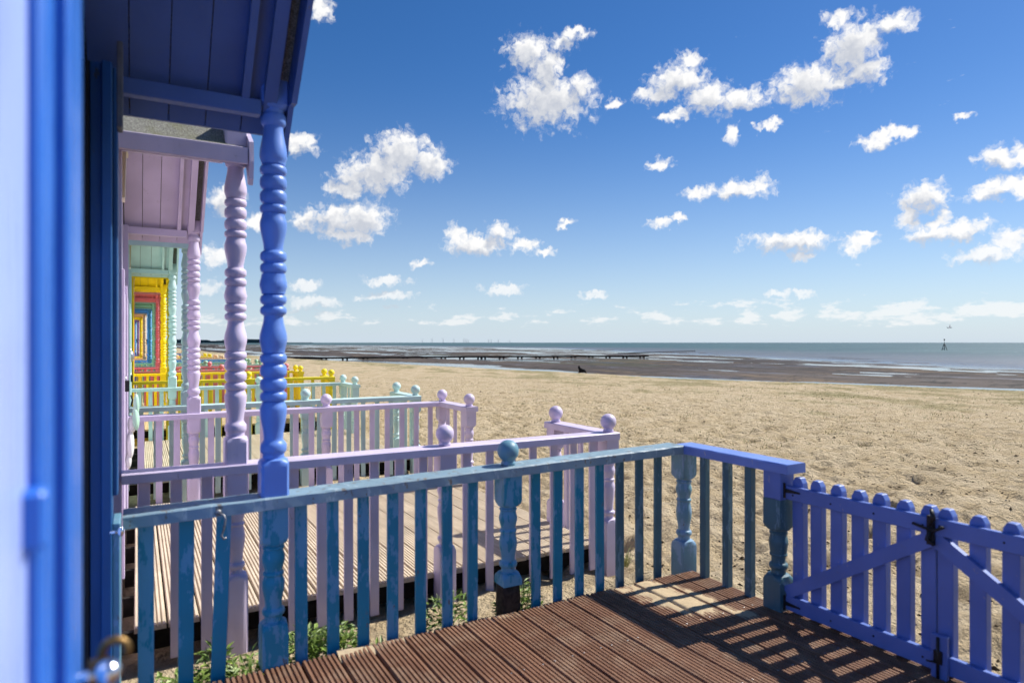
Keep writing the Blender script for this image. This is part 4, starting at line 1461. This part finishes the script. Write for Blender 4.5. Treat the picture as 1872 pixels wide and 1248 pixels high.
groyne([(24, 132.2), (64.2, 125.7), (100, 114.2)], 4.0, 'long dark timber groyne crossing the mudflat towards the sea', -1.24, -2.0)
groyne([(27, 449), (42, 444)], 5.0, 'short dark groyne far off at the left between the hut posts', -0.6, -2.0)
groyne([(128, 160), (190, 190)], 6.0, 'low broken line of dark timbers by the edge of the sea', -1.55, -2.2)


def make_dog():
    x, y = 22.6, 31.6
    z = float(sand_base(np.array([x]), np.array([y]))[0])
    u = Vector((math.cos(TH), -math.sin(TH), 0))
    J = [((0.16, 0.10), 0.080), ((0.05, 0.14), 0.110), ((-0.08, 0.14), 0.100), ((-0.13, 0.24), 0.062), ((-0.14, 0.31), 0.060), ((-0.20, 0.295), 0.030),
         ((0.20, 0.03), 0.045), ((-0.12, 0.05), 0.04), ((-0.19, 0.015), 0.022), ((-0.115, 0.395), 0.014), ((-0.160, 0.385), 0.012), ((0.27, 0.02), 0.018)]
    E_ = [(0, 1), (1, 2), (2, 3), (3, 4), (4, 5), (0, 6), (2, 7), (7, 8), (4, 9), (4, 10), (6, 11)]
    bm = bmesh.new()
    lay = bm.verts.layers.skin.verify()
    vv = []
    for (a, b), r in J:
        v = bm.verts.new(u * a * 1.15 + Vector((0, 0, b * 1.15)))
        v[lay].radius = (r, r)
        vv.append(v)
    vv[1][lay].use_root = True
    for a, b in E_:
        bm.edges.new((vv[a], vv[b]))
    me = bpy.data.meshes.new('dog')
    bm.to_mesh(me)
    bm.free()
    me.materials.append(M['dogfur'])
    o = obj('dog', me, loc=(x, y, z))
    o.modifiers.new('skin', 'SKIN')
    s = o.modifiers.new('smooth', 'SUBSURF')
    s.levels = s.render_levels = 1
    return tag(o, 'small black dog with head up at the seaward edge of the sand', 'dog')


make_dog()


def beacon():
    x, y = 312.0, 161.0
    t = thing('sea_beacon', (x, y, WATER), 'dark tripod sea beacon with round topmark standing in the water', 'beacon')
    for a in (0.5, 2.6, 4.7):
        k = MB().tube([(1.45 * math.cos(a), 1.45 * math.sin(a), -1.0), (0.12 * math.cos(a), 0.12 * math.sin(a), 2.9)], 0.13, 6)
        obj('leg', k.mesh('leg', 'beacon'), t, (x, y, WATER))
    k = MB().tube([(0, 0, 2.6), (0, 0, 4.6)], 0.08, 6)
    obj('mast', k.mesh('mast', 'beacon'), t, (x, y, WATER))
    k = MB().ball((0, 0, 4.75), 0.32, 12, 8)
    obj('topmark', k.mesh('topmark', 'beacon'), t, (x, y, WATER))
    k = MB().tube([(1.0, 0.5, 0.6), (-0.9, 0.5, 0.6)], 0.1, 5)
    obj('brace', k.mesh('brace', 'beacon'), t, (x, y, WATER))


beacon()


def gull():
    gx, gy = ground_at(1737, 80)
    z = 3.42
    u = Vector((math.cos(TH), -math.sin(TH), 0))
    f = Vector((math.sin(TH), math.cos(TH), 0))
    m = MB()

    def P(a, b, c):
        return u * a + f * b + Vector((0, 0, c))
    # body
    m.tube([P(-0.20, 0, 0.0), P(-0.05, 0, 0.01), P(0.10, 0, 0.0), P(0.24, 0, -0.01)], [0.02, 0.065, 0.06, 0.015], 8)
    # wings: the far one raised, the near one stretched low
    for pts in ([P(-0.02, 0.05, 0.03), P(0.10, 0.22, 0.22), P(0.26, 0.40, 0.42)], [P(-0.04, -0.05, 0.0), P(-0.35, -0.2, -0.08), P(-0.68, -0.35, 0.06)]):
        a, b, c = pts
        w = f * 0.0 + u * 0.09
        up = Vector((0, 0, 0.012))
        vs = [a - w, a + w, b + w * 0.9, b - w * 0.7, c]
        m.add([v + up for v in vs] + [v - up for v in vs], [(0, 1, 2, 3), (3, 2, 4), (8, 7, 6, 5), (9, 7, 8), (0, 3, 8, 5), (1, 6, 7, 2), (3, 4, 9, 8), (2, 7, 9, 4)])
    o = obj('seagull', m.mesh('seagull', 'gull'), loc=(gx, gy, z))
    tag(o, 'seagull in flight above the sea beacon', 'bird')


gull()


def turbines():
    D = 9000.0
    rng = random.Random(3)
    spots = [(772, 5.0, 'leftmost'), (790, 6.2, 'second'), (810, 7.0, 'tallest'), (830, 5.6, 'fourth'), (848, 5.2, 'fifth'), (852, 5.4, 'sixth'), (856, 5.0, 'seventh'),
             (893, 4.2, 'eighth'), (898, 4.6, 'ninth'), (911, 4.2, 'tenth'), (932, 4.4, 'rightmost')]
    for u, hp, w in spots:
        x, y = ground_at(u, D)
        H = hp * D / 1210 + 4
        lab = {'leftmost': 'faint wind turbine at the left end of the horizon group', 'tallest': 'tallest faint wind turbine on the horizon',
               'rightmost': 'faint wind turbine at the right end of the horizon group'}.get(w, 'faint wind turbine on the sea horizon, ' + w + ' from the left')
        t = thing('wind_turbine', (x, y, WATER), lab, 'wind turbine', 'wind turbines on the horizon')
        k = MB().tube([(0, 0, -4), (0, 0, H)], [3.2, 2.0], 6)
        obj('tower', k.mesh('tower', 'turbine'), t, (x, y, WATER))
        k = MB()
        a0 = rng.uniform(0, 2)
        ux, uy = math.cos(TH), -math.sin(TH)
        for q in range(3):
            a = a0 + q * 2.094
            k.tube([(0, 0, H), (0.55 * H * math.cos(a) * ux, 0.55 * H * math.cos(a) * uy, H + 0.55 * H * math.sin(a))], [1.4, 0.5], 4)
        obj('rotor', k.mesh('rotor', 'turbine'), t, (x, y, WATER))


turbines()
